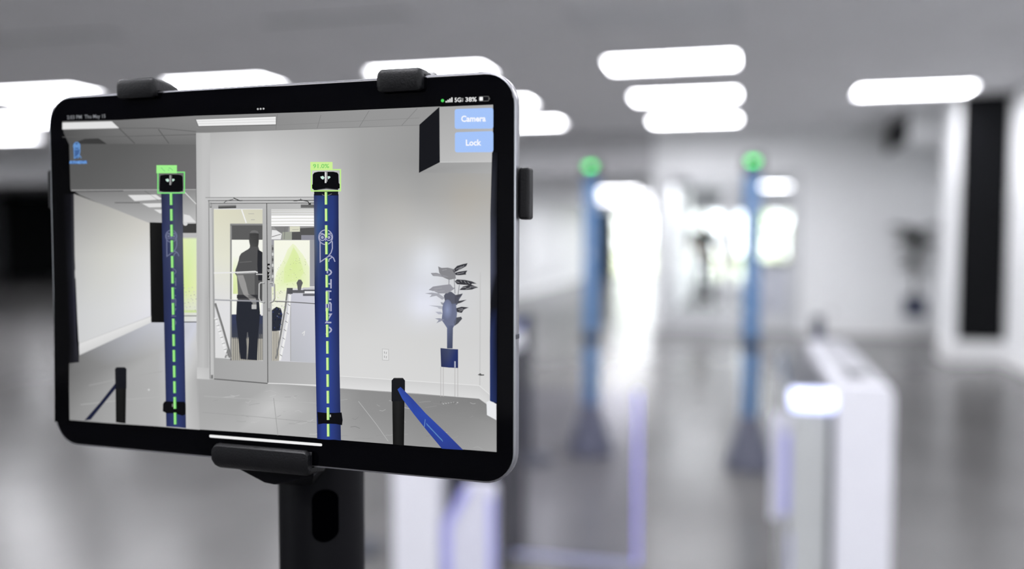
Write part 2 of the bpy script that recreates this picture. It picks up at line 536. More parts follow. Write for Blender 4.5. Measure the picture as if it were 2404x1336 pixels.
# line emblem: head ring, two eyes, one-legged body outline with a split tail (x right, y down, unit = head radius)
def emblem():
    S = []
    S.append((arc(0, 0, 1, 1, 0, 345, 23), 0.15, True))
    S.append((arc(-0.47, 0.03, 0.42, 0.42, 0, 345, 15), 0.13, True))
    S.append((arc(0.47, 0.03, 0.42, 0.42, 0, 345, 15), 0.13, True))
    S.append((arc(-0.47, 0.03, 0.11, 0.11, 0, 330, 11), 0.22, True))
    S.append((arc(0.47, 0.03, 0.11, 0.11, 0, 330, 11), 0.22, True))
    S.append(([(-0.85, -0.52), (-0.45, -0.52), (-0.12, -0.30), (0, 0.05), (0.12, -0.30), (0.45, -0.52), (0.85, -0.52)], 0.13, False))
    S.append(([(0, 0.0), (0, 0.5)], 0.14, False))
    S.append(([(-0.80, 0.60), (-0.78, 3.38), (0.35, 2.65), (0.80, 2.1), (0.98, 1.5), (0.96, 0.55)], 0.16, False))
    S.append(([(0.35, 2.6), (0.75, 2.55), (1.15, 2.85), (1.36, 3.35)], 0.16, False))
    S.append(([(0.44, 3.35), (0.52, 3.0), (0.95, 2.72)], 0.15, False))
    return S

# wide line lettering for the name on the posts, in unit boxes (x right, y down)
LET = {
    'A': [[(0, 1), (0.34, 0.12), (0.5, 0), (0.66, 0.12), (1, 1)], [(0.3, 0.72), (0.62, 0.72)]],
    'T': [[(0, 0.07), (1, 0.07)], [(0.5, 0.07), (0.5, 1)]],
    'H': [[(0.05, 0), (0.05, 1)], [(0.95, 0), (0.95, 1)], [(0.05, 0.5), (0.95, 0.5)]],
    'E': [[(0.98, 0.07), (0.2, 0.07), (0.06, 0.2), (0.06, 0.8), (0.2, 0.93), (0.98, 0.93)], [(0.06, 0.5), (0.92, 0.5)]],
    'N': [[(0.05, 1), (0.05, 0.05), (0.95, 0.95), (0.95, 0)]],
    'P': [[(0.1, 1), (0.1, 0.07), (0.7, 0.07), (0.92, 0.2), (0.92, 0.42), (0.7, 0.56), (0.1, 0.56)]],
    'U': [[(0.08, 0), (0.08, 0.75), (0.3, 0.94), (0.7, 0.94), (0.92, 0.75), (0.92, 0)]],
    'L': [[(0.1, 0), (0.1, 0.93), (0.95, 0.93)]],
}
def word_strokes(word, pitch, w, h):
    out = []
    for i, ch in enumerate(word):
        for st in LET[ch]:
            out.append([(i * pitch + x * w, y * h) for x, y in st])
    return out

def detector_post(x, y, label):
    t = thing('detector_post', label, 'post', (x, y, 0), 0, 'blue detector posts')
    R = 0.054
    bm = bmn()
    lathe(bm, [(0.150, 0.0), (0.152, 0.02), (0.146, 0.05), (0.12, 0.13), (0.092, 0.23), (0.070, 0.31), (0.060, 0.335)], seg=32)
    obj('cone_base', bm, M['cone'], t, smooth=True)
    bm = bmn()
    lathe(bm, [(R - 0.004, 0.33), (R, 0.34), (R, 1.84), (R - 0.003, 1.85)], seg=32)
    obj('blue_sleeve', bm, M['blue'], t, smooth=True)
    bm = bmn()
    lathe(bm, [(R + 0.002, 0.745), (R + 0.012, 0.755), (R + 0.012, 0.81), (R + 0.002, 0.82)], seg=32)
    box(bm, -0.015, 0.02, -R - 0.03, -R - 0.008, 0.765, 0.80, 0.004)
    obj('strap_band', bm, M['rubber'], t, smooth=True)
    bm = bmn()
    lathe(bm, [(R - 0.002, 1.85), (0.058, 1.86), (0.068, 1.868), (0.070, 1.885), (0.064, 1.895), (0.064, 1.955), (0.060, 1.968), (0.030, 1.975)], seg=32)
    head = obj('sensor_head', bm, M['black_gloss'], t, smooth=True)
    r = 0.0645
    bm = bmn()
    for s in (-1, 1):
        tri = [(s * 0.006, 1.942), (s * 0.030, 1.926), (s * 0.006, 1.910)]
        wrap(bm, tri, [(0, 1, 2)], r)
    obj('green_light', bm, M['green_led'], head)
    bm = bmn()
    wrap(bm, [(-0.002, 1.952), (0.002, 1.952), (0.002, 1.895), (-0.002, 1.895)], [(0, 1, 2, 3)], r)
    obj('light_bar', bm, M['logo'], head)
    bm = bmn()
    u = 0.017
    for pts, w, cl in emblem():
        vs, fs = stroke(pts, w, cl)
        wrap(bm, [(vx * u, 1.68 - vy * u) for vx, vy in vs], fs, R)
    obj('bird_emblem', bm, M['logo'], t)
    bm = bmn()
    for pts in word_strokes('ATHENA', 0.066, 0.052, 0.028):
        vs, fs = stroke(pts, 0.0055)
        wrap(bm, [(0.014 - vy, 1.56 - vx) for vx, vy in vs], fs, R)
    obj('lettering', bm, M['logo'], t)
    return t
detector_post(-0.975, 5.95, 'left one of two tall blue posts with green lit head and dark cone base')
detector_post(0.064, 5.797, 'right one of two tall blue posts with green lit head and dark cone base')

# ------------------------------------------------------------------ belt stanchions
def stanchion(x, y, label, head_m, belt_to=None):
    t = thing('belt_stanchion', label, 'stanchion', (x, y, 0), 0, 'belt stanchions')
    bm = bmn()
    lathe(bm, [(0.175, 0), (0.178, 0.012), (0.165, 0.022), (0.06, 0.05), (0.04, 0.062)], seg=32)
    obj('base', bm, M['rubber'], t, smooth=True)
    bm = bmn()
    lathe(bm, [(0.031, 0.06), (0.031, 0.86)], seg=24)
    obj('pole', bm, M['rubber'], t, smooth=True)
    bm = bmn()
    lathe(bm, [(0.031, 0.86), (0.037, 0.865), (0.037, 0.96), (0.034, 0.968), (0.015, 0.972)], seg=24)
    obj('belt_head', bm, head_m, t, smooth=True)
    if belt_to:
        dx, dy, dz = belt_to[0] - x, belt_to[1] - y, belt_to[2]
        loops = []
        z0 = 0.925
        n = 14
        s0 = 0.04 / math.hypot(dx, dy)
        for i in range(n + 1):
            q = s0 + (1 - s0) * i / n
            sag = -0.10 * 4 * q * (1 - q)
            z = z0 + (dz - z0) * q + sag
            loops.append([(dx * q, dy * q - 0.0006, z - 0.024), (dx * q, dy * q - 0.0006, z + 0.024), (dx * q, dy * q + 0.0006, z + 0.024), (dx * q, dy * q + 0.0006, z - 0.024)])
        obj('belt', loft(bmn(), loops), M['belt'], t)
    return t
stanchion(-1.34, 5.64, 'dark slim belt stanchion standing just left of the left blue post', M['rubber'], (-1.772 + 0.02, 3.786 + 0.04, 0.925))
stanchion(0.465, 5.826, 'dark belt stanchion with blue belt, seen over the right turnstile', M['rubber'], (0.425, 4.165, 0.985))
stanchion(-1.772, 3.786, 'dark belt stanchion hidden behind the tablet and its pole', M['rubber'])

# ------------------------------------------------------------------ turnstiles
def turnstile(label, cx0, cx1, side):
    """cabinet from x=cx0 to cx1, side = +1 when the lane is to its right"""
    t = thing('turnstile', label, 'turnstile', ((cx0 + cx1) / 2, 3.5, 0), 0, 'turnstiles')
    h = (cx1 - cx0) / 2
    y0, y1 = -0.6, 0.66
    bm = bmn()
    prof = []
    rr = 0.05
    for a in range(0, 91, 15):
        prof.append((h - rr * 0.35 + rr * 0.35 * math.cos(math.radians(a)), 1.0 - rr + rr * math.sin(math.radians(a))))
    for a in range(90, 181, 15):
        prof.append((-h + 0.015 + 0.015 * math.cos(math.radians(a)), 1.0 - 0.015 + 0.015 * math.sin(math.radians(a))))
    prof += [(-h, 0.0), (h, 0.0)]
    if side > 0:
        prof = [(-x, z) for x, z in prof][::-1]
    prism(bm, prof, y0, y1)
    obj('cabinet', bm, M['cab_white'], t, smooth=True)
    obj('top_lid', box(bmn(), -h + 0.016, h - 0.016, y0 + 0.05, y1 - 0.03, 0.994, 1.004, 0.002), M['cab_top'], t)
    obj('card_reader', box(bmn(), -h + 0.045, h - 0.055, y0 + 0.16, y0 + 0.28, 1.003, 1.009, 0.002), M['black_gloss'], t)
    return t, h

# right turnstile: lane on its left
t, h = turnstile('white turnstile at right with a glowing light bar on its side housing', 0.292, 0.456, -1)
ox = -(0.292 + 0.456) / 2
def bx(x0, x1, y0, y1, z0, z1, bev=0.004):
    return box(bmn(), x0 + ox, x1 + ox, y0 - 3.5, y1 - 3.5, z0, z1, bev)
obj('drive_gap', bx(0.276, 0.292, 2.96, 4.1, 0, 0.94), M['dark_glass'], t)
hs = obj('drive_housing', bx(0.165, 0.276, 2.95, 4.1, 0, 0.905, 0.008), M['cab_grey'], t)
obj('light_bar', bx(0.158, 0.292, 2.94, 3.02, 0.905, 0.965, 0.012), M['led_white'], hs)
obj('dark_cover', bx(0.166, 0.290, 3.02, 4.1, 0.90, 0.962, 0.006), M['dark_glass'], hs)
obj('side_light', bx(0.160, 0.166, 2.96, 2.985, 0.12, 0.50, 0.001), M['led_dim'], hs)
fl = obj('barrier_flap', bx(0.105, 0.175, 3.10, 3.125, 0.50, 0.86, 0.01), M['frosted'], t)
obj('violet_edge', bx(0.142, 0.180, 3.085, 3.10, 0.53, 0.80, 0.004), M['led_dim'], fl)

# left turnstile: lane on its right
t, h = turnstile('white turnstile below the right end of the tablet, lit violet along its edges', -1.175, -1.007, 1)
ox = (1.175 + 1.007) / 2
obj('drive_gap', bx(-1.007, -0.985, 3.0, 4.1, 0, 0.94), M['dark_glass'], t)
bm = bmn()
pts = [(-0.995, 0), (-0.815, 0), (-0.815, 0.585), (-0.83, 0.60), (-0.915, 0.60), (-0.995, 0.455)]
prism(bm, [(x + ox, z) for x, z in pts], 2.93 - 3.5, 2.98 - 3.5)
front = obj('front_cover', bm, M['frosted'], t)
obj('drive_housing', bx(-0.99, -0.825, 2.98, 3.19, 0, 0.94, 0.008), M['dark_glass'], t)
bm = bmn()
st = [(-0.985, 0.02), (-0.985, 0.45), (-0.912, 0.585)]
vs, fs = stroke([(x + ox, z) for x, z in st], 0.030)
loft(bm, [[(vs[i][0], 2.922 - 3.5, vs[i][1]) for i in (0, 2, 4, 5, 3, 1)], [(vs[i][0], 2.93 - 3.5, vs[i][1]) for i in (0, 2, 4, 5, 3, 1)]])
obj('violet_strip', bm, M['led_dim'], front)
obj('violet_strip', bx(-0.832, -0.812, 2.92, 2.935, 0.02, 0.56, 0.002), M['led_dim'], front)
fl = obj('barrier_flap', bx(-0.815, -0.352, 3.195, 3.207, 0.27, 0.90, 0.002), M['flap_glass'], t)
obj('violet_edge', bx(-0.360, -0.345, 3.188, 3.214, 0.27, 0.90, 0.003), M['led_purple'], fl)
obj('lower_edge', bx(-0.815, -0.36, 3.19, 3.212, 0.258, 0.275, 0.002), M['led_faint'], fl)

# ------------------------------------------------------------------ reception counter, outlet, tap
t = thing('reception_counter', 'pale reception counter in the vestibule behind the right door leaf', 'counter', (0.65, 16.8, 0))
obj('counter_body', box(bmn(), -0.55, 0.75, -0.3, 0.3, 0, 1.02, 0.01), M['counter'], t)
obj('counter_top', box(bmn(), -0.6, 0.8, -0.36, 0.34, 1.02, 1.07, 0.01), M['dark_wall'], t)
t = thing('wall_outlet', 'small white electrical outlet low on the wall right of the doors', 'outlet', (1.33, YB, 0.33))
obj('cover_plate', box(bmn(), -0.04, 0.04, -0.006, 0, -0.06, 0.06, 0.002), M['outlet'], t)
for z in (-0.028, 0.028):
    obj('socket', box(bmn(), -0.017, 0.017, -0.009, -0.006, z - 0.016, z + 0.016, 0.002), M['cab_top'], t)
t = thing('wall_tap', 'small dark water tap on the side wall near the potted plant', 'tap', (2.95, 13.6, 0.45))
bm = bmn()
tube(bm, [(0, 0, 0), (-0.07, 0, 0), (-0.09, 0, -0.03)], 0.012)
tube(bm, [(-0.05, -0.03, 0.035), (-0.05, 0.03, 0.035)], 0.008)
tube(bm, [(-0.05, 0, 0), (-0.05, 0, 0.035)], 0.006)
obj('spout', bm, M['rubber'], t)

# ------------------------------------------------------------------ potted plant
t = thing('potted_plant', 'dark leafy potted plant in a square navy planter on thin legs by the wall', 'plant', (2.42, 13.85, 0))
obj('planter', box(bmn(), -0.135, 0.135, -0.135, 0.135, 0.34, 0.61, 0.006), M['navy_pot'], t)
for sx in (-1, 1):
    for sy in (-1, 1):
        obj('leg', box(bmn(), sx * 0.125 - 0.007, sx * 0.125 + 0.007, sy * 0.125 - 0.007, sy * 0.125 + 0.007, 0, 0.36, 0.001), M['steel'], t)
bm = bmn()
tube(bm, [(0, 0, 0.6), (0.01, 0, 0.8), (-0.01, 0.01, 1.05), (0.02, 0, 1.35), (0.0, 0, 1.52)], [0.04, 0.036, 0.032, 0.018, 0.008], 10)
obj('stem', bm, M['stem'], t, smooth=True)
bm = bmn()                                      # one split leaf, tip along +X
L = []
n = 6
for s in (1, -1):
    side = []
    for i in range(n):
        a = i / n
        w = 0.11 * math.sin(PI * min(1, a * 0.95 + 0.08)) ** 0.8
        side += [(0.28 * a + 0.015, s * w, -0.14 * a * a), (0.28 * a + 0.036, s * w * 0.35, -0.14 * a * a + 0.004)]
    L.append(side)
mid = [bm.verts.new((0.28 * k / (2 * n - 1) * 0.98, 0, -0.12 * (k / (2 * n - 1)) ** 2 + 0.006)) for k in range(2 * n)]
tip = bm.verts.new((0.31, 0, -0.16))
for side in L:
    sv = [bm.verts.new(p) for p in side]
    for k in range(2 * n - 1):
        bm.faces.new((mid[k], mid[k + 1], sv[k + 1], sv[k]))
    bm.faces.new((mid[-1], tip, sv[-1]))
leaf0 = obj('leaf', bm, M['leaf'], t)
rnd = random.Random(11)
for k in range(44):
    o = leaf0 if k == 0 else leaf0.copy()
    if k:
        COL.objects.link(o)
        o.parent = t
    q = k / 43
    z = 0.94 + 0.60 * q
    a = k * 2.4 + rnd.uniform(-0.3, 0.3)
    o.location = (0.03 * math.cos(a), 0.03 * math.sin(a), z)
    o.rotation_euler = (rnd.uniform(-0.5, 0.5), -0.15 - 0.55 * q + rnd.uniform(-0.25, 0.25), a)
    f = rnd.uniform(0.8, 1.1) * (0.60 + 0.55 * q)
    o.scale = (f, f, f)

# ------------------------------------------------------------------ person behind the glass
def skin(name, verts, edges, m, parent, roots=(0,), sub=2):
    me = bpy.data.meshes.new(name)
    me.from_pydata([v[:3] for v in verts], edges, [])
    o = bpy.data.objects.new(name, me)
    COL.objects.link(o)
    md = o.modifiers.new('skin', 'SKIN')
    if not me.skin_vertices:
        me.attributes.new('skin', 'FLOAT', 'POINT')
    for i, v in enumerate(verts):
        r = v[3]
        me.skin_vertices[0].data[i].radius = r if isinstance(r, tuple) else (r, r)
        me.skin_vertices[0].data[i].use_root = i in roots
    md.use_smooth_shade = True
    sd = o.modifiers.new('sub', 'SUBSURF')
    sd.levels = sub
    sd.render_levels = sub
    dg = bpy.context.evaluated_depsgraph_get()
    dg.update()
    m2 = bpy.data.meshes.new_from_object(o.evaluated_get(dg))
    m2.name = name
    bpy.data.objects.remove(o)
    m2.materials.clear()
    m2.materials.append(m)
    return link_mesh(name, m2, m, parent, None, True)

P = thing('person', 'person in dark polo shirt and navy trousers standing behind the double glass doors', 'person', (-0.76, 19.7, 0))
V, E = [], []
def jv(x, y, z, r, to=None):
    V.append((x, y, z, r))
    if to is not None:
        E.append((to, len(V) - 1))
    return len(V) - 1
roots = [0]
pel = jv(0, 0, 0.98, (0.15, 0.11))
sp = jv(0, 0, 1.16, (0.14, 0.105), pel)
ch = jv(0, 0, 1.38, (0.16, 0.115), sp)
nb = jv(0, 0.01, 1.53, (0.07, 0.065), ch)
nk = jv(0, 0.0, 1.585, 0.055, nb)
hd = jv(0, -0.025, 1.68, (0.088, 0.102), nk)
ht = jv(0, -0.015, 1.785, (0.080, 0.095), hd)
def hand(wx, wy, wz, d, side, to):
    d = Vector(d).normalized()
    s = Vector(side).normalized()
    nrm = d.cross(s)
    w = Vector((wx, wy, wz))
    pm = w + d * 0.075
    p = jv(*pm, (0.036, 0.018), to)
    for k, (off, ln) in enumerate(((-0.030, 0.068), (-0.010, 0.078), (0.010, 0.073), (0.029, 0.058))):
        b0 = jv(*(w + d * 0.06 + s * off * 0.8), 0.009)
        roots.append(b0)
        b1 = jv(*(w + d * 0.105 + s * off), 0.0088, b0)
        b2 = jv(*(w + d * (0.105 + ln * 0.55) + s * off + nrm * 0.012), 0.008, b1)
        jv(*(w + d * (0.105 + ln * 0.85) + s * off + nrm * 0.034), 0.007, b2)
    b0 = jv(*(w + d * 0.03 - s * 0.018), 0.010)
    roots.append(b0)
    b1 = jv(*(w + d * 0.06 - s * 0.048 + nrm * 0.01), 0.0098, b0)
    jv(*(w + d * 0.095 - s * 0.055 + nrm * 0.025), 0.008, b1)
# arm on the picture's left, forearm laid across the waist
s0 = jv(-0.19, 0.0, 1.47, 0.062, ch)
e0 = jv(-0.285, 0.02, 1.19, 0.046, s0)
w0 = jv(-0.085, -0.19, 1.08, 0.029, e0)
hand(-0.085, -0.19, 1.08, (0.85, -0.3, -0.25), (0.1, -0.3, 0.9), w0)
s1 = jv(0.19, 0.0, 1.47, 0.062, ch)
e1 = jv(0.275, 0.03, 1.18, 0.046, s1)
w1 = jv(0.285, -0.06, 0.93, 0.029, e1)
hand(0.285, -0.06, 0.93, (0.02, -0.2, -1), (0.1, -1, 0.1), w1)
for s in (-1, 1):
    hp = jv(s * 0.095, 0, 0.90, 0.098, pel)
    kn = jv(s * 0.115, -0.015, 0.51, 0.062, hp)
    an = jv(s * 0.125, 0.02, 0.10, 0.040, kn)
    jv(s * 0.14, -0.13, 0.045, (0.042, 0.03), an)
body = skin('body', V, E, M['skin'], P, roots)
# clothes: slightly larger shells over the same joints
V, E = [], []
a = jv(0, 0, 0.88, (0.196, 0.150))
a2 = jv(0, 0, 1.02, (0.190, 0.146), a)
b = jv(0, 0, 1.18, (0.166, 0.128), a2)
c = jv(0, 0, 1.38, (0.185, 0.138), b)
c2 = jv(0, 0.005, 1.49, (0.135, 0.105), c)
d = jv(0, 0.01, 1.57, (0.082, 0.078), c2)
for s, e in ((-1, (-0.268, 0.015, 1.25)), (1, (0.262, 0.022, 1.24))):
    q = jv(s * 0.19, 0, 1.46, 0.084, c)
    jv(*e, 0.076, q)
skin('polo_shirt', V, E, M['shirt'], P)
V, E = [], []
a = jv(0, 0, 1.10, (0.168, 0.128))
a2 = jv(0, 0, 1.02, (0.180, 0.138), a)
b = jv(0, 0, 0.93, (0.186, 0.14), a2)
for s in (-1, 1):
    q = jv(s * 0.098, 0, 0.84, 0.108, b)
    k = jv(s * 0.117, -0.012, 0.51, 0.085, q)
    jv(s * 0.127, 0.015, 0.08, 0.072, k)
skin('trousers', V, E, M['trousers'], P)
for s in (-1, 1):
    bm = bmn()
    lathe(bm, [(0.06, 0.0), (0.062, 0.03), (0.05, 0.07), (0.03, 0.085)], seg=16, sx=0.85, sy=2.2)
    obj('shoe', bm, M['shoe'], P, (s * 0.137, -0.06, 0.0), True)
bm = bmn()                                      # short hair cap over the skull
bmesh.ops.create_uvsphere(bm, u_segments=20, v_segments=12, radius=0.1)
for v in bm.verts:
    v.co = Vector((v.co.x * 0.86, v.co.y * 1.02 + 0.004, v.co.z * 0.95))
bmesh.ops.delete(bm, geom=[v for v in bm.verts if v.co.z < 0.012 - 0.9 * max(0, v.co.y) or (v.co.y < -0.055 and v.co.z < 0.05)], context='VERTS')
obj('hair', bm, M['hair'], P, (0, -0.012, 1.735), True)
for s in (-1, 1):
    bm = bmn()
    bmesh.ops.create_uvsphere(bm, u_segments=10, v_segments=8, radius=0.011)
    obj('eye', bm, M['eye'], P, (s * 0.030, -0.106, 1.705), True)
    bm = bmn()
    bmesh.ops.create_uvsphere(bm, u_segments=10, v_segments=8, radius=0.03)
    for v in bm.verts:
        v.co = Vector((v.co.x * 0.3, v.co.y * 0.6, v.co.z))
    obj('ear', bm, M['skin'], P, (s * 0.079, -0.01, 1.69), True)
bm = bmn()
loft(bm, [[(-0.008, -0.105, 1.71), (0.008, -0.105, 1.71), (0.004, -0.112, 1.71)], [(-0.017, -0.105, 1.665), (0.017, -0.105, 1.665), (0.0, -0.138, 1.668)], [(-0.012, -0.10, 1.655), (0.012, -0.10, 1.655), (0.0, -0.12, 1.655)]])
obj('nose', bm, M['skin'], P)
obj('mouth', box(bmn(), -0.025, 0.025, -0.113, -0.10, 1.627, 1.637, 0.003), mat('lips', (140, 84, 78), 0.5), P)
obj('badge', box(bmn(), 0.055, 0.115, -0.158, -0.150, 0.90, 0.985, 0.003), M['badge'], P)
P.scale = (1.16, 1.12, 1.08)

# far dark panel in the left recess
t = thing('dark_screen_panel', 'tall dark panel standing in the dim recess at the far left', 'panel', (-23.95, 26.2, 0), math.radians(42))
obj('panel_board', box(bmn(), -0.92, 0.92, -0.05, 0.05, 0.06, 2.95, 0.01), M['black_panel'], t)
obj('panel_foot', box(bmn(), -0.85, -0.7, -0.25, 0.25, 0, 0.06, 0.005), M['black_panel'], t)
obj('panel_foot', box(bmn(), 0.7, 0.85, -0.25, 0.25, 0, 0.06, 0.005), M['black_panel'], t)

# ------------------------------------------------------------------ tablet
TR = Matrix(((0.99782, 0.00266, -0.0659), (-0.06591, 0.00209, -0.99782), (-0.00252, 0.99999, 0.00226)))
TT = Vector((-0.21949, 0.38047, 1.43234))
TM = Matrix.Translation(TT) @ TR.to_4x4()       # tablet frame: x right, y up, z out of the glass
tab = thing('tablet_computer', 'black-bezelled silver tablet showing a camera view of two blue posts and glass doors', 'tablet')
tab.matrix_world = TM
TW, TH, TRAD = 0.2505, 0.1775, 0.0135
def rrect(w, h, r, z, n=9):
    pts = []
    for cx, cy, a0 in ((w / 2 - r, h / 2 - r, 0), (-w / 2 + r, h / 2 - r, 90), (-w / 2 + r, -h / 2 + r, 180), (w / 2 - r, -h / 2 + r, 270)):
        for k in range(n + 1):
            a = math.radians(a0 + 90 * k / n)
            pts.append((cx + r * math.cos(a), cy + r * math.sin(a), z))
    return pts
bm = bmn()
loops = []
for out, z in ((0.0001, -0.0002), (0.0006, -0.0004), (0.0008, -0.0010), (0.0008, -0.0050), (0.0005, -0.0057), (-0.0004, -0.0061)):
    loops.append(rrect(TW + 2 * out, TH + 2 * out, TRAD + out, z))
loft(bm, loops)
obj('aluminium_body', bm, M['tablet_alu'], tab, smooth=True)
bm = bmn()
loft(bm, [rrect(TW - 0.0002, TH - 0.0002, TRAD, -0.0003), rrect(TW - 0.0002, TH - 0.0002, TRAD, -0.0001), rrect(TW - 0.0008, TH - 0.0008, TRAD - 0.0003, 0.0001)])
glass = obj('front_glass', bm, M['bezel'], tab)
obj('antenna_band', box(bmn(), TW / 2 + 0.0004, TW / 2 + 0.00095, -0.0255, -0.0235, -0.0052, -0.0008), M['rubber'], tab)
obj('antenna_band', box(bmn(), 0.1085, 0.1105, TH / 2 + 0.0004, TH / 2 + 0.00095, -0.0052, -0.0008), M['rubber'], tab)

# The display shows a flat camera picture.  HM rectifies the display as photographed onto the display plane (metres).
HM = ((0.00025642304565288857, -2.7876275646631906e-06, -0.15607827297452403),
      (3.979563628623468e-06, -0.00022157729341990966, 0.1410696652476207),
      (0.00018879050223294633, -2.8212773158402173e-05, 1.0))
def S(x, y):
    d = HM[2][0] * x + HM[2][1] * y + HM[2][2]
    return ((HM[0][0] * x + HM[0][1] * y + HM[0][2]) / d, (HM[1][0] * x + HM[1][1] * y + HM[1][2]) / d)
def g(v):
    return (v, v, v)

class Canvas:
    """flat coloured patches lying on the display, in thin layers"""
    def __init__(self):
        self.v, self.f, self.c = [], [], []
    def add(self, ly, pts, faces, cols):
        b = len(self.v)
        z = 0.00016 + 0.000012 * ly
        self.v += [S(x, y) + (z,) for x, y in pts]
        for f in faces:
            q = [self.v[b + i] for i in f]
            if sum(q[k - 1][0] * q[k][1] - q[k][0] * q[k - 1][1] for k in range(len(q))) < 0:
                f = tuple(reversed(f))                    # every patch faces the viewer
            self.f.append(tuple(b + i for i in f))
            self.c.append([lin(cols[i]) if isinstance(cols, list) else lin(cols) for i in f])
    def poly(self, ly, pts, col):
        self.add(ly, pts, [tuple(range(len(pts)))], col)
    def quad(self, ly, x0, y0, x1, y1, col):
        self.poly(ly, [(x0, y0), (x1, y0), (x1, y1), (x0, y1)], col)
    def grid(self, ly, rows):
        """rows of (x, y, colour) with smooth blending"""
        n = len(rows[0])
        pts, cols, fs = [], [], []
        for r in rows:
            for x, y, c in r:
                pts.append((x, y))
                cols.append(g(c) if isinstance(c, (int, float)) else c)
        for i in range(len(rows) - 1):
            for j in range(n - 1):
                fs.append((i * n + j, i * n + j + 1, (i + 1) * n + j + 1, (i + 1) * n + j))
        self.add(ly, pts, fs, cols)
    def line(self, ly, pts, w, col, closed=False):
        vs, fs = stroke(pts, w, closed)
        self.add(ly, vs, fs, col)
    def disc(self, ly, x, y, rx, col, ry=None, n=16):
        ry = ry or rx
        self.poly(ly, [(x + rx * math.cos(2 * PI * k / n), y + ry * math.sin(2 * PI * k / n)) for k in range(n)], col)
    def glow(self, ly, x, y, rx, ry, c0, c1, n=20):
        pts = [(x, y)] + [(x + rx * math.cos(2 * PI * k / n), y + ry * math.sin(2 * PI * k / n)) for k in range(n)]
        self.add(ly, pts, [(0, 1 + k, 1 + (k + 1) % n) for k in range(n)], [c0] + [c1] * n)
    def fan(self, ly, c, pts, c0, c1):
        n = len(pts)
        self.add(ly, [c] + pts, [(0, 1 + k, 1 + (k + 1) % n) for k in range(n)], [c0] + [c1] * n)
    def rrect(self, ly, pts, r, col):
        out = []
        n = len(pts)
        for i in range(n):
            p, a, b = Vector(pts[i]), Vector(pts[i - 1]), Vector(pts[(i + 1) % n])
            u, w = (a - p).normalized() * r, (b - p).normalized() * r
            for k in range(6):
                q = k / 5
                out.append(tuple((p + u) * (1 - q) ** 2 + p * 2 * q * (1 - q) + (p + w) * q * q))
        self.poly(ly, out, col)
    def text(self, ly, s, x, y, width, cap, col, dx=1.0, dy=0.0, bold=0.012):
        vs, fs = glyphs(s, bold)
        mx = max(v[0] for v in vs)
        kx, ky = width / mx, cap / 0.69
        L = math.hypot(dx, dy)
        ux, uy = dx / L, dy / L
        pts = [(x + ux * vx * kx + uy * vy * ky, y + uy * vx * kx - ux * vy * ky) for vx, vy in vs]
        self.add(ly, pts, fs, col)
    def build(self, name, parent):
        me = bpy.data.meshes.new(name)
        me.from_pydata(self.v, [], self.f)
        at = me.color_attributes.new('Col', 'FLOAT_COLOR', 'CORNER')
        i = 0
        for p, cs in zip(me.polygons, self.c):
            for c in cs:
                at.data[i].color = c
                i += 1
        o = link_mesh(name, me, M['screen'], parent)
        return o


display = bpy.data.objects.new('display', None)
display.empty_display_size = 0.02
COL.objects.link(display)
display.parent = tab

# ---- the camera picture itself
K = Canvas()
# ceiling
K.grid(0, [[(147, 285, 104), (280, 282, 116), (460, 272, 134), (760, 262, 148), (1034, 250, 150)],
           [(150, 312, 84), (280, 312, 112), (460, 312, 126), (760, 303, 148), (985, 296, 150)],
           [(163, 340, 82), (300, 340, 104), (462, 340, 112), (700, 330, 148), (985, 320, 150)]])
K.line(1, [(280, 301), (317, 337)], 2, g(82))
K.line(1, [(372, 303), (397, 337)], 2, g(90))
K.line(1, [(282, 301), (372, 301), (461, 309)], 1.6, g(98))
for p in (((754, 270), (745, 301)), ((867, 260), (844, 298)), ((980, 255), (943, 295)), ((652, 268), (648, 305)), ((555, 299), (556, 309))):
    K.line(1, p, 1.4, g(128))
K.line(1, [(462, 300), (652, 294), (985, 277)], 1.2, g(136))
K.line(1, [(147, 322), (310, 320), (462, 316)], 1.4, g(96))
K.poly(2, [(147, 288), (263, 285), (280, 301), (147, 304)], g(226))
K.poly(2, [(200, 326), (232, 325), (253, 339), (166, 339)], g(58))
K.poly(2, [(458, 280), (649, 272), (650, 294), (466, 299)], g(120))
K.poly(3, [(461, 281), (648, 274), (648, 292), (467, 296)], g(238))
for k in (0.3, 0.65):
    K.line(4, [(463 + 3 * k, 281 + 15 * k), (648, 274 + 18 * k)], 1.2, g(208))
# main wall
def finer(rows, n, bumps):
    out = []
    def val(c):
        return Vector(g(c) if isinstance(c, (int, float)) else c)
    R_, C_ = len(rows), len(rows[0])
    for i in range((R_ - 1) * n + 1):
        a, fa = divmod(i, n)
        if a == R_ - 1:
            a, fa = R_ - 2, n
        fa /= n
        line = []
        for j in range((C_ - 1) * n + 1):
            b, fb = divmod(j, n)
            if b == C_ - 1:
                b, fb = C_ - 2, n
            fb /= n
            w = ((1 - fa) * (1 - fb), (1 - fa) * fb, fa * (1 - fb), fa * fb)
            q = (rows[a][b], rows[a][b + 1], rows[a + 1][b], rows[a + 1][b + 1])
            x = sum(k * p[0] for k, p in zip(w, q))
            y = sum(k * p[1] for k, p in zip(w, q))
            c = Vector((0, 0, 0))
            for k, p in zip(w, q):
                c += val(p[2]) * k
            for bx_, by_, rx_, ry_, dc in bumps:
                c += Vector(dc) * math.exp(-((x - bx_) / rx_) ** 2 - ((y - by_) / ry_) ** 2)
            line.append((x, y, tuple(min(255, max(0, v)) for v in c)))
        out.append(line)
    return out
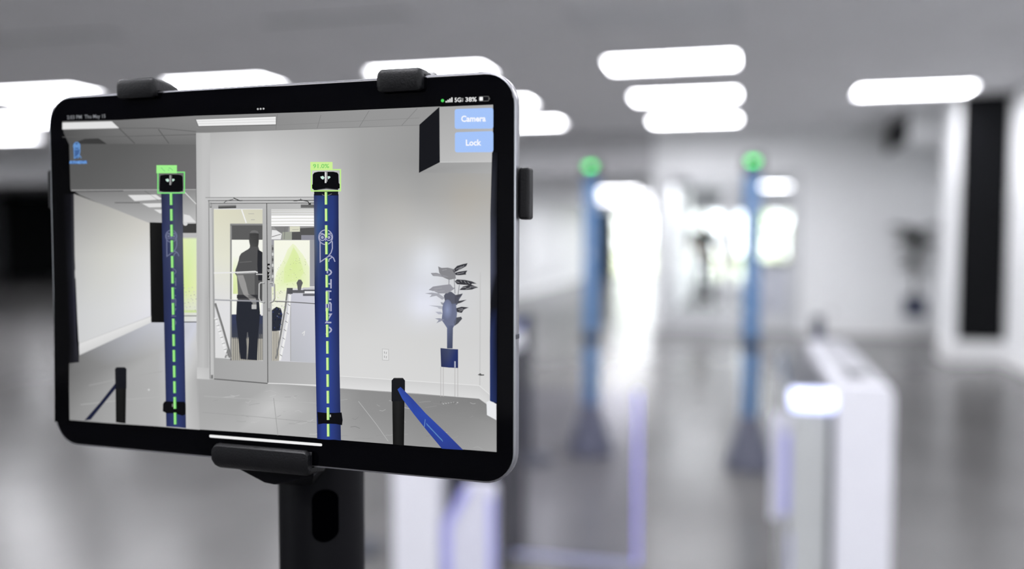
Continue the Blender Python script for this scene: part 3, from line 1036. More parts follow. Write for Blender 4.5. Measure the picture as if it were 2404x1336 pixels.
K.grid(2, finer([[(462, 312, 176), (600, 308, 188), (740, 303, 176), (850, 300, 160), (985, 294, 150), (1158, 290, 150)],
           [(462, 380, 190), (600, 380, 210), (740, 380, 192), (850, 380, 160), (985, 380, 148), (1157, 380, 165)],
           [(462, 460, 200), (600, 460, 218), (740, 460, 206), (850, 460, 164), (985, 460, 160), (1156, 460, (174, 171, 166))],
           [(462, 560, 198), (600, 560, 205), (740, 560, 200), (850, 560, 178), (985, 560, 190), (1156, 560, 186)],
           [(462, 680, 190), (600, 680, 200), (740, 680, 196), (850, 680, 190), (985, 680, (206, 208, 216)), (1156, 680, 204)],
           [(462, 800, 186), (600, 800, 200), (740, 800, 204), (850, 800, 206), (985, 800, 206), (1156, 800, 206)],
           [(462, 930, 186), (600, 930, 200), (740, 930, 212), (850, 930, 214), (985, 930, 212), (1160, 950, 214)]], 8, [(1010, 612, 40, 50, (20, 22, 26)), (1000, 718, 40, 34, (16, 17, 24)), (930, 500, 60, 70, (6, 5, 3)), (1090, 480, 40, 90, (2, 0, -3)), (845, 600, 40, 30, (6, 6, 6)), (760, 640, 420, 300, (9, 9, 8))]))
K.line(3, [(462, 312), (600, 307), (985, 294)], 1.6, g(136))
# soffit box
K.poly(4, [(985, 293), (1032, 251), (1033, 381), (984, 406)], (20, 21, 26))
K.grid(4, [[(1032, 251, 168), (1158, 246, 172)], [(1033, 381, 186), (1156, 380, 196)]])
K.grid(4, [[(1033, 381, 158), (1156, 380, 165)], [(984, 406, 150), (1156, 407, 172)]])
K.line(5, [(1033, 381), (1156, 380)], 1.5, g(205))
# skirting along the main wall and the corner
K.grid(4, [[(798, 883, 206), (1125, 905, 205), (1152, 928, 206)], [(798, 913, 222), (1125, 936, 218), (1152, 956, 214)]])
K.line(5, [(798, 883), (1125, 905), (1152, 928)], 1.3, g(232))
K.line(5, [(1128, 640), (1127, 905)], 2.5, g(196))
# passage at left
K.grid(3, [[(163, 338, 84), (300, 338, 92), (461, 340, 106)], [(166, 446, 92), (300, 446, 102), (461, 446, (112, 110, 112))]])
K.grid(3, [[(172, 447, 108), (300, 447, 128), (461, 446, 140)], [(188, 458, 128), (344, 524, 178), (461, 526, 194)]])
K.line(5, [(168, 447), (300, 446), (461, 445)], 1.8, g(176))
K.line(5, [(168, 449), (290, 448)], 2.2, g(70))
for q in ([(301, 458), (367, 457), (383, 468), (317, 472)], [(334, 478), (382, 477), (390, 486), (351, 487)], [(362, 492), (392, 492), (400, 501), (376, 501)], [(432, 503), (446, 506), (461, 522), (432, 522)]):
    K.poly(5, q, g(222))
K.line(5, [(270, 476), (329, 476)], 2, g(96))
K.line(5, [(340, 448), (372, 470)], 1.2, g(104))
K.line(5, [(432, 449), (461, 479)], 2.2, g(214))
K.disc(6, 436, 526, 5, g(214), 4)
K.grid(4, [[(174, 455, (150, 149, 148)), (262, 488, (178, 177, 172)), (352, 524, (206, 204, 198))],
           [(176, 600, (190, 190, 188)), (262, 600, (208, 208, 202)), (354, 610, (222, 222, 222))],
           [(182, 740, (204, 205, 206)), (262, 725, (214, 215, 215)), (355, 706, (226, 226, 230))],
           [(187, 834, (206, 207, 208)), (262, 797, (212, 213, 215)), (356, 756, (222, 222, 230))]])
K.grid(5, [[(187, 806, 222), (356, 742, 228)], [(187, 834, 206), (356, 757, 216)]])
K.line(6, [(187, 806), (356, 742)], 1.2, g(190))
K.quad(6, 171, 634, 178, 654, g(196))
K.grid(5, [[(352, 522, 26), (386, 523, 10)], [(355, 755, 14), (390, 755, 8)]])
K.quad(5, 428, 525, 462, 547, g(62))
K.quad(5, 428, 547, 462, 561, g(186))
K.grid(5, [[(430, 558, (226, 238, 178)), (462, 558, (222, 238, 190))], [(430, 676, (214, 234, 150)), (462, 676, (226, 236, 180))], [(430, 755, (214, 216, 214)), (462, 755, (222, 222, 226))]])
K.quad(6, 430, 728, 462, 734, (204, 222, 160))
K.quad(6, 430, 740, 462, 743, g(150))
for k in range(26):
    a, b = (k * 37) % 30, (k * 53) % 62
    K.quad(6, 431 + a, 668 + b, 433 + a, 670 + b, g(150 + (k * 29) % 60))
# floor
K.grid(4, [[(163, 852, 100), (187, 834, 122), (356, 757, (192, 194, 202)), (462, 757, (206, 208, 220)), (462, 800, 205)],
           [(163, 880, 112), (250, 862, 140), (370, 830, 178), (430, 830, (206, 208, 216)), (464, 830, 196)],
           [(163, 930, 126), (250, 915, 158), (370, 905, 176), (430, 905, 200), (466, 888, 172)],
           [(164, 986, 142), (250, 993, 162), (370, 1001, 176), (430, 1006, 198), (470, 1009, 180)]])
K.grid(4, [[(462, 888, 168), (560, 894, 166), (640, 900, 172), (740, 907, 158), (850, 915, 140), (985, 924, 134), (1125, 936, 128), (1166, 962, 132)],
           [(464, 945, 166), (560, 950, 166), (640, 955, 198), (740, 960, 172), (850, 970, 146), (985, 975, 138), (1100, 980, 140), (1166, 1000, 150)],
           [(468, 1008, 172), (560, 1014, 178), (640, 1020, 182), (740, 1028, 174), (850, 1037, 158), (985, 1048, 150), (1100, 1056, 158), (1166, 1061, 164)]])
K.line(5, [(842, 942), (884, 996), (912, 1036)], 1.5, g(178))
K.line(5, [(643, 934), (653, 1022)], 1.2, g(150))
K.line(5, [(480, 930), (560, 935), (700, 944), (742, 946)], 1.0, g(182))
K.line(5, [(476, 968), (600, 978), (742, 992)], 1.0, g(156))
K.line(5, [(210, 905), (300, 885), (382, 872)], 1.3, g(168))
K.line(5, [(190, 950), (300, 938), (386, 930)], 1.3, g(180))
mr = random.Random(4)
for k in range(70):                             # marbling of the floor in the picture
    x = mr.uniform(480, 1130)
    y = 905 + (x - 462) * 0.05 + mr.uniform(6, 118)
    if y > 1004 + (x - 462) * 0.074:
        continue
    L = mr.uniform(6, 30)
    K.line(5, [(x, y), (x + L * 0.5, y + mr.uniform(-3, 3)), (x + L, y + mr.uniform(-5, 4))], mr.uniform(0.8, 1.8), g(int((150 if x > 760 else 172) + mr.uniform(-18, 26))))
K.disc(6, 350, 915, 2.2, g(214))
for k in range(14):
    K.quad(6, 1034 + k * 3, 943 + (k * 7) % 5, 1037 + k * 3, 945 + (k * 7) % 5, g(112 + (k * 41) % 90))
# pilaster and door frame
K.grid(6, [[(461, 312, 180), (478, 312, 190), (494, 312, 190)], [(462, 470, 190), (478, 470, 198), (494, 470, 192)], [(464, 700, 176), (478, 700, 190), (494, 700, 168)], [(465, 888, 186), (478, 889, 190), (496, 890, 172)]])
K.grid(7, [[(463, 862, 196), (493, 864, 190)], [(463, 889, 206), (493, 891, 196)]])
K.poly(6, [(483, 463), (740, 462), (740, 479), (497, 479), (497, 890), (491, 890), (490, 472), (483, 472)], g(196))
K.line(8, [(483, 464), (740, 463)], 1.6, g(140))
K.line(8, [(489, 471.3), (740, 470.6)], 1.8, g(92))
K.line(8, [(491, 470), (494, 889)], 1.6, g(120))
K.quad(8, 493, 476, 498, 488, g(120))
K.quad(9, 494, 478, 497, 485, g(176))
K.quad(8, 496, 880, 501, 889, g(118))
# door leaves
K.grid(7, [[(497, 477, 178), (627, 477, 186)], [(500, 680, 160), (628, 680, 172)], [(503, 889, 164), (629, 900, 172)]])
K.grid(7, [[(627, 477, 182), (742, 477, 188)], [(628, 680, 170), (742, 680, 176)], [(629, 900, 172), (745, 904, 184)]])
K.line(10, [(497, 477.4), (742, 476.8)], 1.6, g(82))
K.line(10, [(627, 477), (628.5, 690), (629.5, 900)], 1.8, g(74))
K.line(10, [(503, 889.5), (629, 900)], 2.2, g(84))
K.line(10, [(629, 899.5), (745, 904)], 2.0, g(226))
# left pane: bright side wall, lowered ceiling, header, window
K.grid(8, [[(502.5, 491, (220, 218, 196)), (617, 491, (212, 210, 190))], [(503, 600, (226, 226, 210)), (617.3, 600, (226, 226, 206))], [(505, 720, (222, 222, 224)), (617.6, 720, (226, 226, 228))], [(506, 840, 220), (618, 847, 222)]])
K.line(9, [(503, 491), (617, 491)], 1.6, g(232))
K.line(9, [(568, 492), (579, 524)], 3, g(240))
K.line(9, [(584, 502), (597, 502)], 1.0, g(160))
K.line(9, [(590, 516), (599, 516)], 1.0, g(150))
K.quad(9, 541, 525, 617, 563, (92, 92, 92))
K.quad(10, 541, 525, 617, 529, g(138))
K.quad(9, 541, 563, 617, 740, (244, 245, 236))
K.grid(10, [[(548, 600, (244, 245, 236)), (560, 600, (244, 245, 236))], [(548, 650, (226, 240, 180)), (560, 650, (228, 240, 182))], [(548, 690, (212, 228, 160)), (560, 690, (222, 232, 170))]])
K.quad(10, 541, 530, 545, 842, g(142))
K.quad(10, 545, 738, 617, 760, (60, 66, 92))
K.grid(10, [[(544, 740, (48, 56, 88)), (618, 740, (60, 66, 84))], [(544, 795, (62, 66, 78)), (618, 795, (70, 72, 80))]])
K.quad(9, 541, 795, 618, 846, g(112))
for k in range(16):                             # slatted panel behind the legs
    K.quad(10, 545 + k * 4.6, 792 - (8 if k > 12 else 0), 547.6 + k * 4.6, 846, (182, 178, 166))
K.poly(10, [(528, 840), (536, 815), (543, 840)], g(126))
for k in range(7):
    K.line(10, [(506 + k * 4.3, 746 + k * 14), (509.5 + k * 4.3, 757 + k * 14)], 5, g(236))
    K.line(11, [(505 + k * 4.3, 751 + k * 14), (512 + k * 4.3, 749 + k * 14)], 1.2, g(90))
K.line(12, [(506, 712), (524, 770), (543, 838)], 5, g(112))
K.line(13, [(505, 712), (523, 770), (542, 838)], 1.5, g(142))
# figure behind the left pane (flat picture on the display)
def zz(pts, sx, sy, k):
    return [(sx + x / k, sy + y / k) for x, y in pts]
K.poly(12, zz([(618, 590), (625, 560), (645, 532), (690, 525), (732, 540), (746, 575), (750, 620), (744, 700), (738, 748), (755, 800), (796, 826), (796, 1500), (458, 1500), (460, 1336), (456, 1210), (445, 1150), (420, 1112), (430, 1060), (452, 1000), (470, 940), (480, 885), (505, 842), (560, 808), (600, 785), (622, 765), (626, 735), (616, 690), (610, 640)], 480, 450, 5.807), (82, 82, 83))
K.poly(13, zz([(622, 565), (645, 532), (690, 525), (732, 540), (744, 572), (700, 560), (650, 562)], 480, 450, 5.807), (112, 112, 112))
K.grid(13, [[(x, y, c) for x, y, c in ((480 + 620 / 5.807, 450 + 570 / 5.807, 66), (480 + 745 / 5.807, 450 + 570 / 5.807, 60))], [(480 + 622 / 5.807, 450 + 690 / 5.807, 74), (480 + 742 / 5.807, 450 + 690 / 5.807, 62)], [(480 + 632 / 5.807, 450 + 750 / 5.807, 80), (480 + 738 / 5.807, 450 + 750 / 5.807, 64)]])
K.poly(13, zz([(730, 790), (796, 826), (796, 1210), (740, 1210), (725, 1000)], 480, 450, 5.807), (40, 41, 46))
K.poly(13, zz([(445, 1120), (690, 1110), (690, 1440), (560, 1440), (520, 1440), (465, 1440)], 480, 450, 5.807), (104, 104, 104))
K.poly(14, [(557.5, 646), (572, 646), (578, 664), (584, 690), (601, 699), (603, 709), (592, 710), (584, 700), (573, 692), (565, 672)], (152, 151, 150))
K.line(15, [(503, 641), (545, 640), (600, 637.5), (606, 640)], 3.0, g(232))
K.line(15, [(556, 642.5), (600, 640.5)], 1.6, g(186))
K.line(15, [(602, 644), (617, 644)], 2.4, g(196))
K.line(14, [(563, 616), (592, 614)], 1.2, g(116))
K.poly(13, zz([(412, 230), (560, 235), (690, 250), (702, 400), (690, 560), (682, 640), (664, 992), (545, 984), (562, 700), (545, 640), (530, 720), (540, 984), (455, 975), (432, 760), (402, 480), (405, 380)], 480, 660, 5.343), (38, 41, 50))
K.quad(14, 557, 692, 606, 701, (52, 52, 56))
K.line(14, [(582, 780), (580, 843)], 1.6, g(112))
K.quad(16, 591.8, 715, 603.2, 725.5, g(186))
K.quad(16, 594, 709, 603, 715, g(130))
K.quad(12, 613.5, 714, 617.6, 741, g(232))
K.line(17, [(505, 703.5), (560, 705.5), (611, 707)], 3.4, (150, 151, 158))
K.line(18, [(505, 702.5), (560, 704.5)], 1.0, g(206))
# right pane
K.grid(8, [[(637.5, 491, 214), (742, 491, 222)], [(638, 620, 220), (742, 620, 220)], [(639, 847, 214), (744, 852, 206)]])
K.quad(9, 637.6, 506, 742, 531, g(250))
for y in (494, 499, 505.5, 513, 520, 527):
    K.line(10, [(638, y), (690, y - 0.6), (742, y - 0.4)], 1.3, (196, 196, 188))
K.quad(9, 637.8, 531, 742, 563, g(150))
K.poly(10, [(639, 540), (650, 541), (662, 549), (660, 562), (638, 562)], g(232))
K.poly(10, [(644, 533), (678, 532), (676, 546), (664, 548), (652, 542)], g(128))
K.poly(11, [(664, 545), (686, 544), (686, 563), (664, 563)], (160, 164, 152))
K.line(11, [(639, 556), (660, 550)], 1.5, g(110))
K.line(11, [(670, 534), (668, 562)], 2, g(120))
K.quad(11, 681, 531.5, 705, 544, (216, 216, 196))
K.line(12, [(687, 539.5), (702, 539)], 1.2, (170, 170, 158))
K.poly(11, [(686, 545), (705, 544), (705, 536), (742, 534), (742, 563), (686, 563)], g(84))
K.quad(12, 708, 552, 742, 563, (142, 142, 152))
K.quad(9, 638, 563, 742, 672, (158, 158, 164))
K.grid(10, [[(644, 564, (246, 247, 230)), (728, 564, (246, 247, 232))], [(644, 680, (244, 246, 236)), (728, 676, (240, 242, 222))]])
K.fan(11, (690, 640), [(688, 572), (694, 576), (702, 586), (712, 598), (720, 612), (727, 628), (728, 674), (690, 680), (645, 684), (645, 660), (650, 640), (660, 622), (668, 606), (676, 586)], (216, 236, 158), (236, 243, 206))
K.fan(12, (692, 622), [(690, 580), (700, 596), (708, 616), (714, 640), (700, 660), (668, 664), (668, 630), (680, 604)], (217, 236, 160), (222, 238, 172))
tr = random.Random(9)
for k in range(70):
    x, y = tr.uniform(648, 726), tr.uniform(606, 672)
    K.quad(13, x, y, x + 1.6, y + 1.2, tr.choice([(186, 196, 148), (240, 240, 214), (206, 222, 150), (172, 176, 160)]))
K.grid(10, [[(638.2, 575, 132), (643, 575, 150)], [(638.6, 660, 116), (643.6, 660, 160)]])
for k in range(6):
    K.disc(11, 641, 584 + k * 13, 2.0, g(206 if k % 2 else 90), 4)
K.grid(10, [[(638.6, 674, (232, 236, 200)), (678, 674, (236, 240, 206))], [(638.8, 735, (236, 236, 230)), (672, 735, (232, 232, 226))]])
for k in range(30):
    x, y = tr.uniform(640, 668), tr.uniform(676, 728)
    K.quad(11, x, y, x + 2, y + 1.6, tr.choice([g(150), g(180), (200, 224, 140), g(246)]))
K.poly(11, [(639, 728), (650, 720), (660, 724), (664, 738), (658, 776), (639, 778)], (40, 44, 56))
for k in range(26):
    x, y = tr.uniform(640, 662), tr.uniform(724, 772)
    K.quad(12, x, y, x + 2, y + 2.6, tr.choice([(30, 32, 38), (52, 66, 120), g(120), (24, 30, 60)]))
K.quad(11, 639, 777, 656, 847, g(120))
for k in range(5):
    K.quad(12, 640 + k * 3.6, 777, 642 + k * 3.6, 847, (204, 198, 184))
K.poly(11, [(682, 676), (742, 676), (744, 852), (656, 848), (672, 740), (676, 700)], (208, 208, 214))
K.grid(12, [[(683, 688, (200, 200, 210)), (742, 690, (206, 206, 216))], [(683, 848, (184, 186, 192)), (744, 852, (192, 194, 202))]])
K.line(13, [(683, 690), (683, 848)], 1.4, g(160))
K.line(13, [(710, 783), (716, 778), (714, 788)], 2.2, g(226))
K.quad(13, 687, 681, 742, 688, (96, 96, 100))
K.quad(13, 674, 676, 688, 690, (86, 86, 90))
K.quad(14, 712, 675, 742, 680, (196, 196, 200))
K.quad(14, 713, 680, 742, 682.5, (84, 84, 88))
K.quad(14, 716, 683.5, 742, 689, (234, 234, 236))
K.quad(14, 712, 689, 742, 695, (110, 110, 116))
K.poly(14, [(697, 664), (702, 656), (708, 657), (712, 664), (709, 672), (707, 682), (700, 682), (699, 672)], g(98))
K.line(13, [(676, 679), (671, 720), (659, 790), (649, 842)], 4.0, g(124))
K.line(14, [(682, 692), (679, 735), (668, 800), (658, 846)], 5.0, g(236))
for k in range(7):
    a = k / 6.5
    K.line(15, [(676.5 - 20 * a, 714 + 128 * a), (682 - 20 * a, 718 + 128 * a)], 1.2, g(96))
K.line(15, [(645, 707.5), (690, 709.5), (742, 713)], 2.0, g(98))
K.line(15, [(645, 705.8), (680, 707)], 1.2, g(200))
# stiles in front of the panes, handles, sign, lock
for pts in ([(622.5, 597), (613, 597), (611, 600.6)],):
    pass
HL = [(621.5, 664), (613, 663.5), (609.6, 667), (609.2, 700), (612.5, 707.8), (622, 709.4)]
HR = [(633.5, 664), (641, 663.4), (644.4, 667), (644.8, 700), (641.5, 706.8), (634, 709.4)]
for hpts in (HL, HR):
    K.line(19, [(x + 0.9, y + 0.9) for x, y in hpts], 3.2, g(66))
    K.line(20, hpts, 2.6, g(196))
K.quad(19, 629.2, 619, 634.8, 657.6, g(12))
yy = 623.5
for chh in 'PULL':                              # reads from the other side, so it is reversed here
    for stp in LET[chh]:
        K.line(20, [(634.0 - 3.9 * x, yy + 6.2 * y) for x, y in stp], 1.1, g(226))
    yy += 8.0
K.quad(19, 630.6, 724, 634.8, 731, g(122))
K.quad(20, 631.4, 725, 634, 728.6, g(160))
# door closers
K.grid(16, [[(513.5, 481, 176), (555.5, 481, 150)], [(513.5, 486, 90), (555.5, 485.5, 78)], [(513.5, 490, 58), (555.5, 488.5, 60)]])
K.line(16, [(527, 476.5), (531, 472.5), (549, 468)], 1.5, g(66))
K.line(16, [(549, 465), (564, 471.3), (570, 471)], 2.2, g(52))
K.quad(16, 707, 480.5, 742, 488, g(104))
K.line(16, [(728, 481), (724, 473), (707, 469.5), (697, 471.5), (690, 471.5)], 2.0, g(58))
K.line(16, [(707, 469.5), (707, 466)], 1.4, g(70))
K.quad(16, 725, 476, 731, 481, g(58))
# detector posts in the picture
K.grid(20, [[(379.5, 452, (39, 42, 64)), (395, 452, (51, 57, 88)), (412, 452, (57, 62, 90)), (430, 452, (45, 48, 73))],
            [(382, 560, (41, 49, 87)), (396, 560, (56, 63, 99)), (414, 560, (81, 85, 103)), (431, 560, (86, 89, 103))],
            [(385, 690, (38, 45, 78)), (398, 690, (43, 51, 90)), (416, 690, (50, 59, 101)), (433, 690, (50, 56, 88))],
            [(388, 830, (35, 43, 79)), (402, 830, (42, 51, 97)), (418, 830, (44, 55, 106)), (435, 830, (39, 47, 86))],
            [(391.5, 1001, (37, 45, 84)), (404, 1002, (46, 55, 103)), (420, 1003, (48, 59, 110)), (438, 1005, (41, 49, 87))]])
K.poly(22, zz([(90, 240), (100, 222), (150, 214), (320, 214), (360, 222), (374, 240), (380, 420), (330, 432), (130, 432), (82, 420)], 360, 370, 5.344), (5, 5, 8))
K.poly(23, [(384, 948), (388, 942), (434, 943), (437.5, 948), (437.5, 972), (430, 976), (412, 970), (392, 970), (383.5, 965)], (12, 12, 16))
K.quad(24, 405, 948, 410, 955, g(110))
K.grid(20, [[(737.8, 456, (30, 40, 84)), (748, 456, (42, 58, 112)), (766, 456, (40, 54, 110)), (782, 456, (40, 56, 116)), (795.8, 456, (28, 36, 76))],
            [(738.2, 510, (78, 84, 108)), (748, 510, (56, 88, 142)), (766, 510, (42, 60, 122)), (782, 510, (40, 58, 122)), (796, 510, (30, 38, 80))],
            [(739, 590, (82, 86, 100)), (748, 590, (60, 76, 116)), (766, 590, (40, 56, 112)), (782, 590, (38, 54, 112)), (796.6, 590, (30, 38, 82))],
            [(739.6, 700, (26, 34, 72)), (750, 700, (38, 52, 108)), (768, 700, (38, 54, 114)), (784, 700, (36, 50, 106)), (797, 700, (30, 38, 80))],
            [(742, 850, (32, 44, 104)), (754, 850, (44, 64, 138)), (770, 850, (48, 70, 150)), (784, 850, (42, 58, 122)), (798, 850, (34, 44, 90))],
            [(745.5, 1030, (34, 46, 100)), (757, 1031, (44, 62, 134)), (772, 1032, (46, 66, 142)), (786, 1032, (42, 58, 120)), (801.5, 1034, (32, 42, 84))]])
K.quad(21, 738.5, 446, 795, 459, (20, 22, 30))
K.line(22, [(757, 456), (760, 458.5), (772, 458.5), (780, 455)], 1.6, g(112))
K.poly(22, zz([(72, 345), (80, 335), (82, 215), (100, 190), (150, 178), (340, 178), (390, 190), (404, 212), (408, 320), (420, 335), (420, 385), (395, 395), (250, 382), (100, 405), (75, 390)], 720, 370, 5.344), (4, 4, 7))
K.line(22, zz([(95, 405), (250, 388), (400, 400)], 720, 370, 5.344), 2.0, (40, 40, 46))
K.poly(23, [(746, 967), (765, 969), (790, 969), (803, 968), (805.5, 986), (804, 998), (790, 995), (760, 994), (748, 996)], (12, 12, 16))
K.quad(24, 773, 973, 778, 979, g(190))
for (cx, cy, u, dc) in ((402, 423.5, 1.0, 0), (766.5, 417.5, 1.12, 1)):      # arrow lights on the heads
    K.poly(25, [(cx - 12 * u, cy - 2.2 * u), (cx - 6 * u, cy - 4 * u), (cx - 3 * u, cy), (cx - 6 * u, cy + 4 * u), (cx - 10 * u, cy + 2 * u)], (206, 236, 222))
    K.poly(25, [(cx + 3.5 * u, cy - 3 * u), (cx + 8 * u, cy - 3.4 * u), (cx + 9.5 * u, cy - 0.6 * u), (cx + 4.5 * u, cy + 3.4 * u)], (206, 236, 222))
    K.quad(26, cx - 2.6 * u, cy - 12 * u, cx + 1.0 * u, cy + 11 * u, g(216 if dc else 158))
    K.quad(26, cx + 1.8 * u, cy - 12 * u, cx + 3.0 * u, cy + 8 * u, g(170 if dc else 110))
for (cx, cy, u, colr, lx, ly0, pit, hh, lc) in ((403.4, 554.5, 13.2, (112, 118, 148), 404.5, 628, 24.0, 10, (96, 102, 132)), (765.5, 557, 16.2, (164, 166, 194), 766, 628.5, 27.0, 13, (172, 174, 200))):
    for pts, w, cl in emblem():
        K.line(22, [(cx + x * u, cy + y * u * 1.06) for x, y in pts], w * u, colr, cl)
    for pts in word_strokes('ATHENA', pit, pit * 0.8, hh):
        K.line(22, [(lx + hh - y, ly0 + x) for x, y in pts], 3.5 if hh > 12 else 2.6, lc)
# belt stanchions in the picture
K.poly(12, [(274, 897), (280, 903), (214, 985), (199, 987), (236, 945)], (28, 32, 56))
K.grid(13, [[(272, 866, 24), (285, 866, 30), (298, 866, 18)], [(273, 991, 16), (286, 993, 24), (296, 994, 14)]])
K.poly(14, [(271, 866), (275, 862), (294, 862), (298, 866), (298, 912), (272, 912)], (20, 21, 27))
K.grid(13, [[(921, 892, 22), (936, 892, 34), (951, 892, 18)], [(923, 1043, 18), (934, 1044, 30), (949, 1046, 18)]])
K.poly(14, [(920, 893), (926, 887), (946, 887), (951.5, 893), (951.5, 942), (920, 942)], (20, 21, 26))
K.line(15, [(924, 888.5), (948, 888.5)], 1.6, g(60))
K.grid(16, [[(934, 914, (52, 86, 172)), (941, 908, (44, 66, 150))], [(945, 936, (50, 78, 168)), (968, 935, (44, 64, 148))], [(972, 972, (46, 72, 164)), (1000, 970, (48, 74, 168))], [(1004, 1012, (44, 66, 154)), (1044, 1012, (48, 70, 160))], [(1038, 1053, (46, 64, 142)), (1088, 1056, (44, 60, 136))]])
K.line(17, [(999, 984), (997, 1002)], 1.4, (110, 146, 196))
for k in range(16):
    K.line(17, [(1002 + k * 2.4, 993 + k * 2.55), (1004 + k * 2.4, 999 + k * 2.5)], 1.0, (104, 150, 200))
# outlet, tap and potted plant in the picture
K.rrect(6, [(898, 819), (912.5, 820), (913, 846), (898.5, 845)], 2, g(222))
K.line(7, [(898, 819), (912.5, 820), (913, 846), (898.5, 845)], 0.9, g(176), True)
for y in (828, 838):
    K.line(7, [(903, y - 3), (903.4, y + 2)], 1.4, g(150))
    K.line(7, [(908, y - 2), (907, y + 3)], 1.4, g(158))
K.poly(6, [(1122, 880), (1128, 876), (1131, 879), (1137, 879), (1137, 881.5), (1128, 882)], g(84))
def pz(pts):
    return [(990 + x / 3.711, 600 + y / 3.711) for x, y in pts]
for x in (168, 190, 291, 316):
    K.line(6, pz([(x, 970), (x, 1228)]), 1.6, (186, 184, 184))
K.grid(8, [[(1034.5, 817, (52, 60, 92)), (1055, 819, (66, 74, 104)), (1076, 820, (36, 50, 104))], [(1036, 861, (38, 46, 84)), (1055, 863, (40, 52, 104)), (1076, 864, (30, 42, 92))]])
K.quad(9, 1067, 848, 1070.5, 863, (170, 176, 196))
K.grid(9, [[(1050, 764, (104, 112, 142)), (1064, 764, (92, 98, 122))], [(1050, 818, (72, 80, 108)), (1063, 818, (66, 72, 96))]])
lg, ld, lm = (150, 150, 156), (54, 54, 60), (98, 100, 116)
for pts, c in (([(80, 152), (130, 150), (180, 165), (240, 185), (200, 190), (140, 180), (100, 178)], lg),
               ([(145, 95), (175, 108), (230, 105), (290, 120), (300, 200), (240, 212), (190, 190), (155, 150)], (134, 134, 138)),
               ([(270, 130), (310, 90), (360, 75), (402, 66), (390, 92), (340, 120), (300, 140), (285, 150)], ld),
               ([(285, 152), (330, 140), (400, 130), (385, 155), (390, 165), (330, 172), (300, 170)], ld),
               ([(290, 225), (310, 208), (380, 212), (440, 225), (482, 245), (440, 245), (430, 258), (370, 255), (310, 250)], ld),
               ([(330, 300), (360, 270), (430, 252), (495, 278), (470, 284), (440, 296), (380, 300)], ld),
               ([(62, 300), (100, 270), (180, 258), (250, 250), (285, 290), (230, 330), (150, 330), (110, 310)], (150, 150, 158)),
               ([(30, 330), (90, 322), (150, 330), (205, 370), (180, 385), (130, 350), (70, 362), (90, 340)], (166, 167, 176)),
               ([(195, 350), (215, 320), (260, 315), (300, 345), (360, 330), (350, 350), (330, 380), (310, 430), (230, 440), (205, 400)], (88, 90, 104)),
               ([(290, 345), (355, 332), (350, 350), (320, 365), (325, 395), (395, 384), (350, 408), (315, 420), (290, 410)], (66, 66, 72)),
               ([(62, 433), (110, 436), (180, 440), (200, 470), (150, 462), (140, 450)], (178, 180, 190)),
               ([(120, 490), (170, 490), (190, 510), (150, 512)], (176, 178, 192)),
               ([(165, 405), (210, 415), (200, 440), (175, 425)], (150, 152, 162)),
               ([(295, 460), (350, 445), (412, 452), (370, 470), (350, 500), (310, 492)], (60, 60, 66)),
               ([(118, 548), (160, 545), (200, 560), (150, 580), (130, 590), (150, 562)], (150, 152, 166)),
               ([(300, 540), (345, 532), (355, 550), (320, 590), (290, 612), (280, 580)], (76, 78, 86)),
               ([(175, 560), (190, 450), (230, 420), (300, 420), (310, 500), (300, 590), (275, 630), (222, 630)], (108, 114, 140))):
    K.poly(8, pz(pts), c)
K.glow(9, 1051, 727, 12, 24, (140, 150, 184), (108, 114, 140))  # blue reflection over the plant, put into the patch colours
for pts in ([(240, 210), (236, 320)], [(285, 200), (292, 330)], [(330, 255), (318, 345)], [(256, 280), (292, 285)]):
    K.line(7, pz(pts), 1.6, (130, 130, 138))
for p in ([(300, 226), (330, 236)], [(340, 216), (352, 232)], [(372, 222), (388, 240)], [(400, 228), (420, 246)], [(345, 282), (390, 276)], [(385, 292), (430, 280)], [(420, 272), (470, 274)],
          [(110, 290), (180, 282)], [(130, 316), (200, 306)], [(95, 310), (140, 300)], [(200, 330), (240, 316)], [(320, 470), (360, 462)], [(330, 484), (366, 470)], [(300, 120), (350, 96)], [(320, 126), (372, 88)], [(310, 160), (370, 148)], [(180, 130), (220, 120)], [(110, 168), (170, 172)]):
    K.line(9, pz(p), 0.9, (172, 172, 176))
# black column edge at left of the picture, blue column and white block at right
K.poly(26, [(126, 338), (163, 338), (166, 446), (173, 452), (177, 640), (181, 800), (187, 803), (187, 850), (163, 853), (165, 990), (130, 990)], (1, 1, 2))
K.grid(27, [[(150, 456, (3, 3, 5)), (168, 456, (16, 16, 22)), (174, 456, (52, 52, 58))], [(155, 620, (3, 3, 5)), (170, 620, (24, 25, 32)), (177, 620, (60, 61, 66))], [(160, 700, (3, 3, 5)), (172, 700, (22, 22, 34)), (179, 700, (48, 48, 62))], [(164, 803, (3, 3, 5)), (174, 803, (20, 20, 26)), (182, 803, (44, 44, 52))], [(163, 852, (6, 6, 8)), (174, 851, (20, 20, 26)), (187, 847, (36, 36, 42))]])
K.grid(26, [[(1156, 358, (20, 21, 28)), (1170, 358, (3, 3, 5))], [(1152, 500, (54, 56, 66)), (1168, 500, (8, 8, 12))], [(1152, 640, (74, 78, 98)), (1169, 640, (10, 10, 16))], [(1152, 720, (16, 17, 24)), (1169, 720, (3, 3, 5))], [(1151, 800, (40, 52, 98)), (1168, 800, (8, 10, 20))], [(1151, 942, (36, 52, 106)), (1167, 946, (24, 34, 74))]])
K.poly(26, [(1143, 944), (1150, 940), (1166, 948), (1166, 986), (1144, 974)], (232, 233, 236))
K.build('camera_view', display)

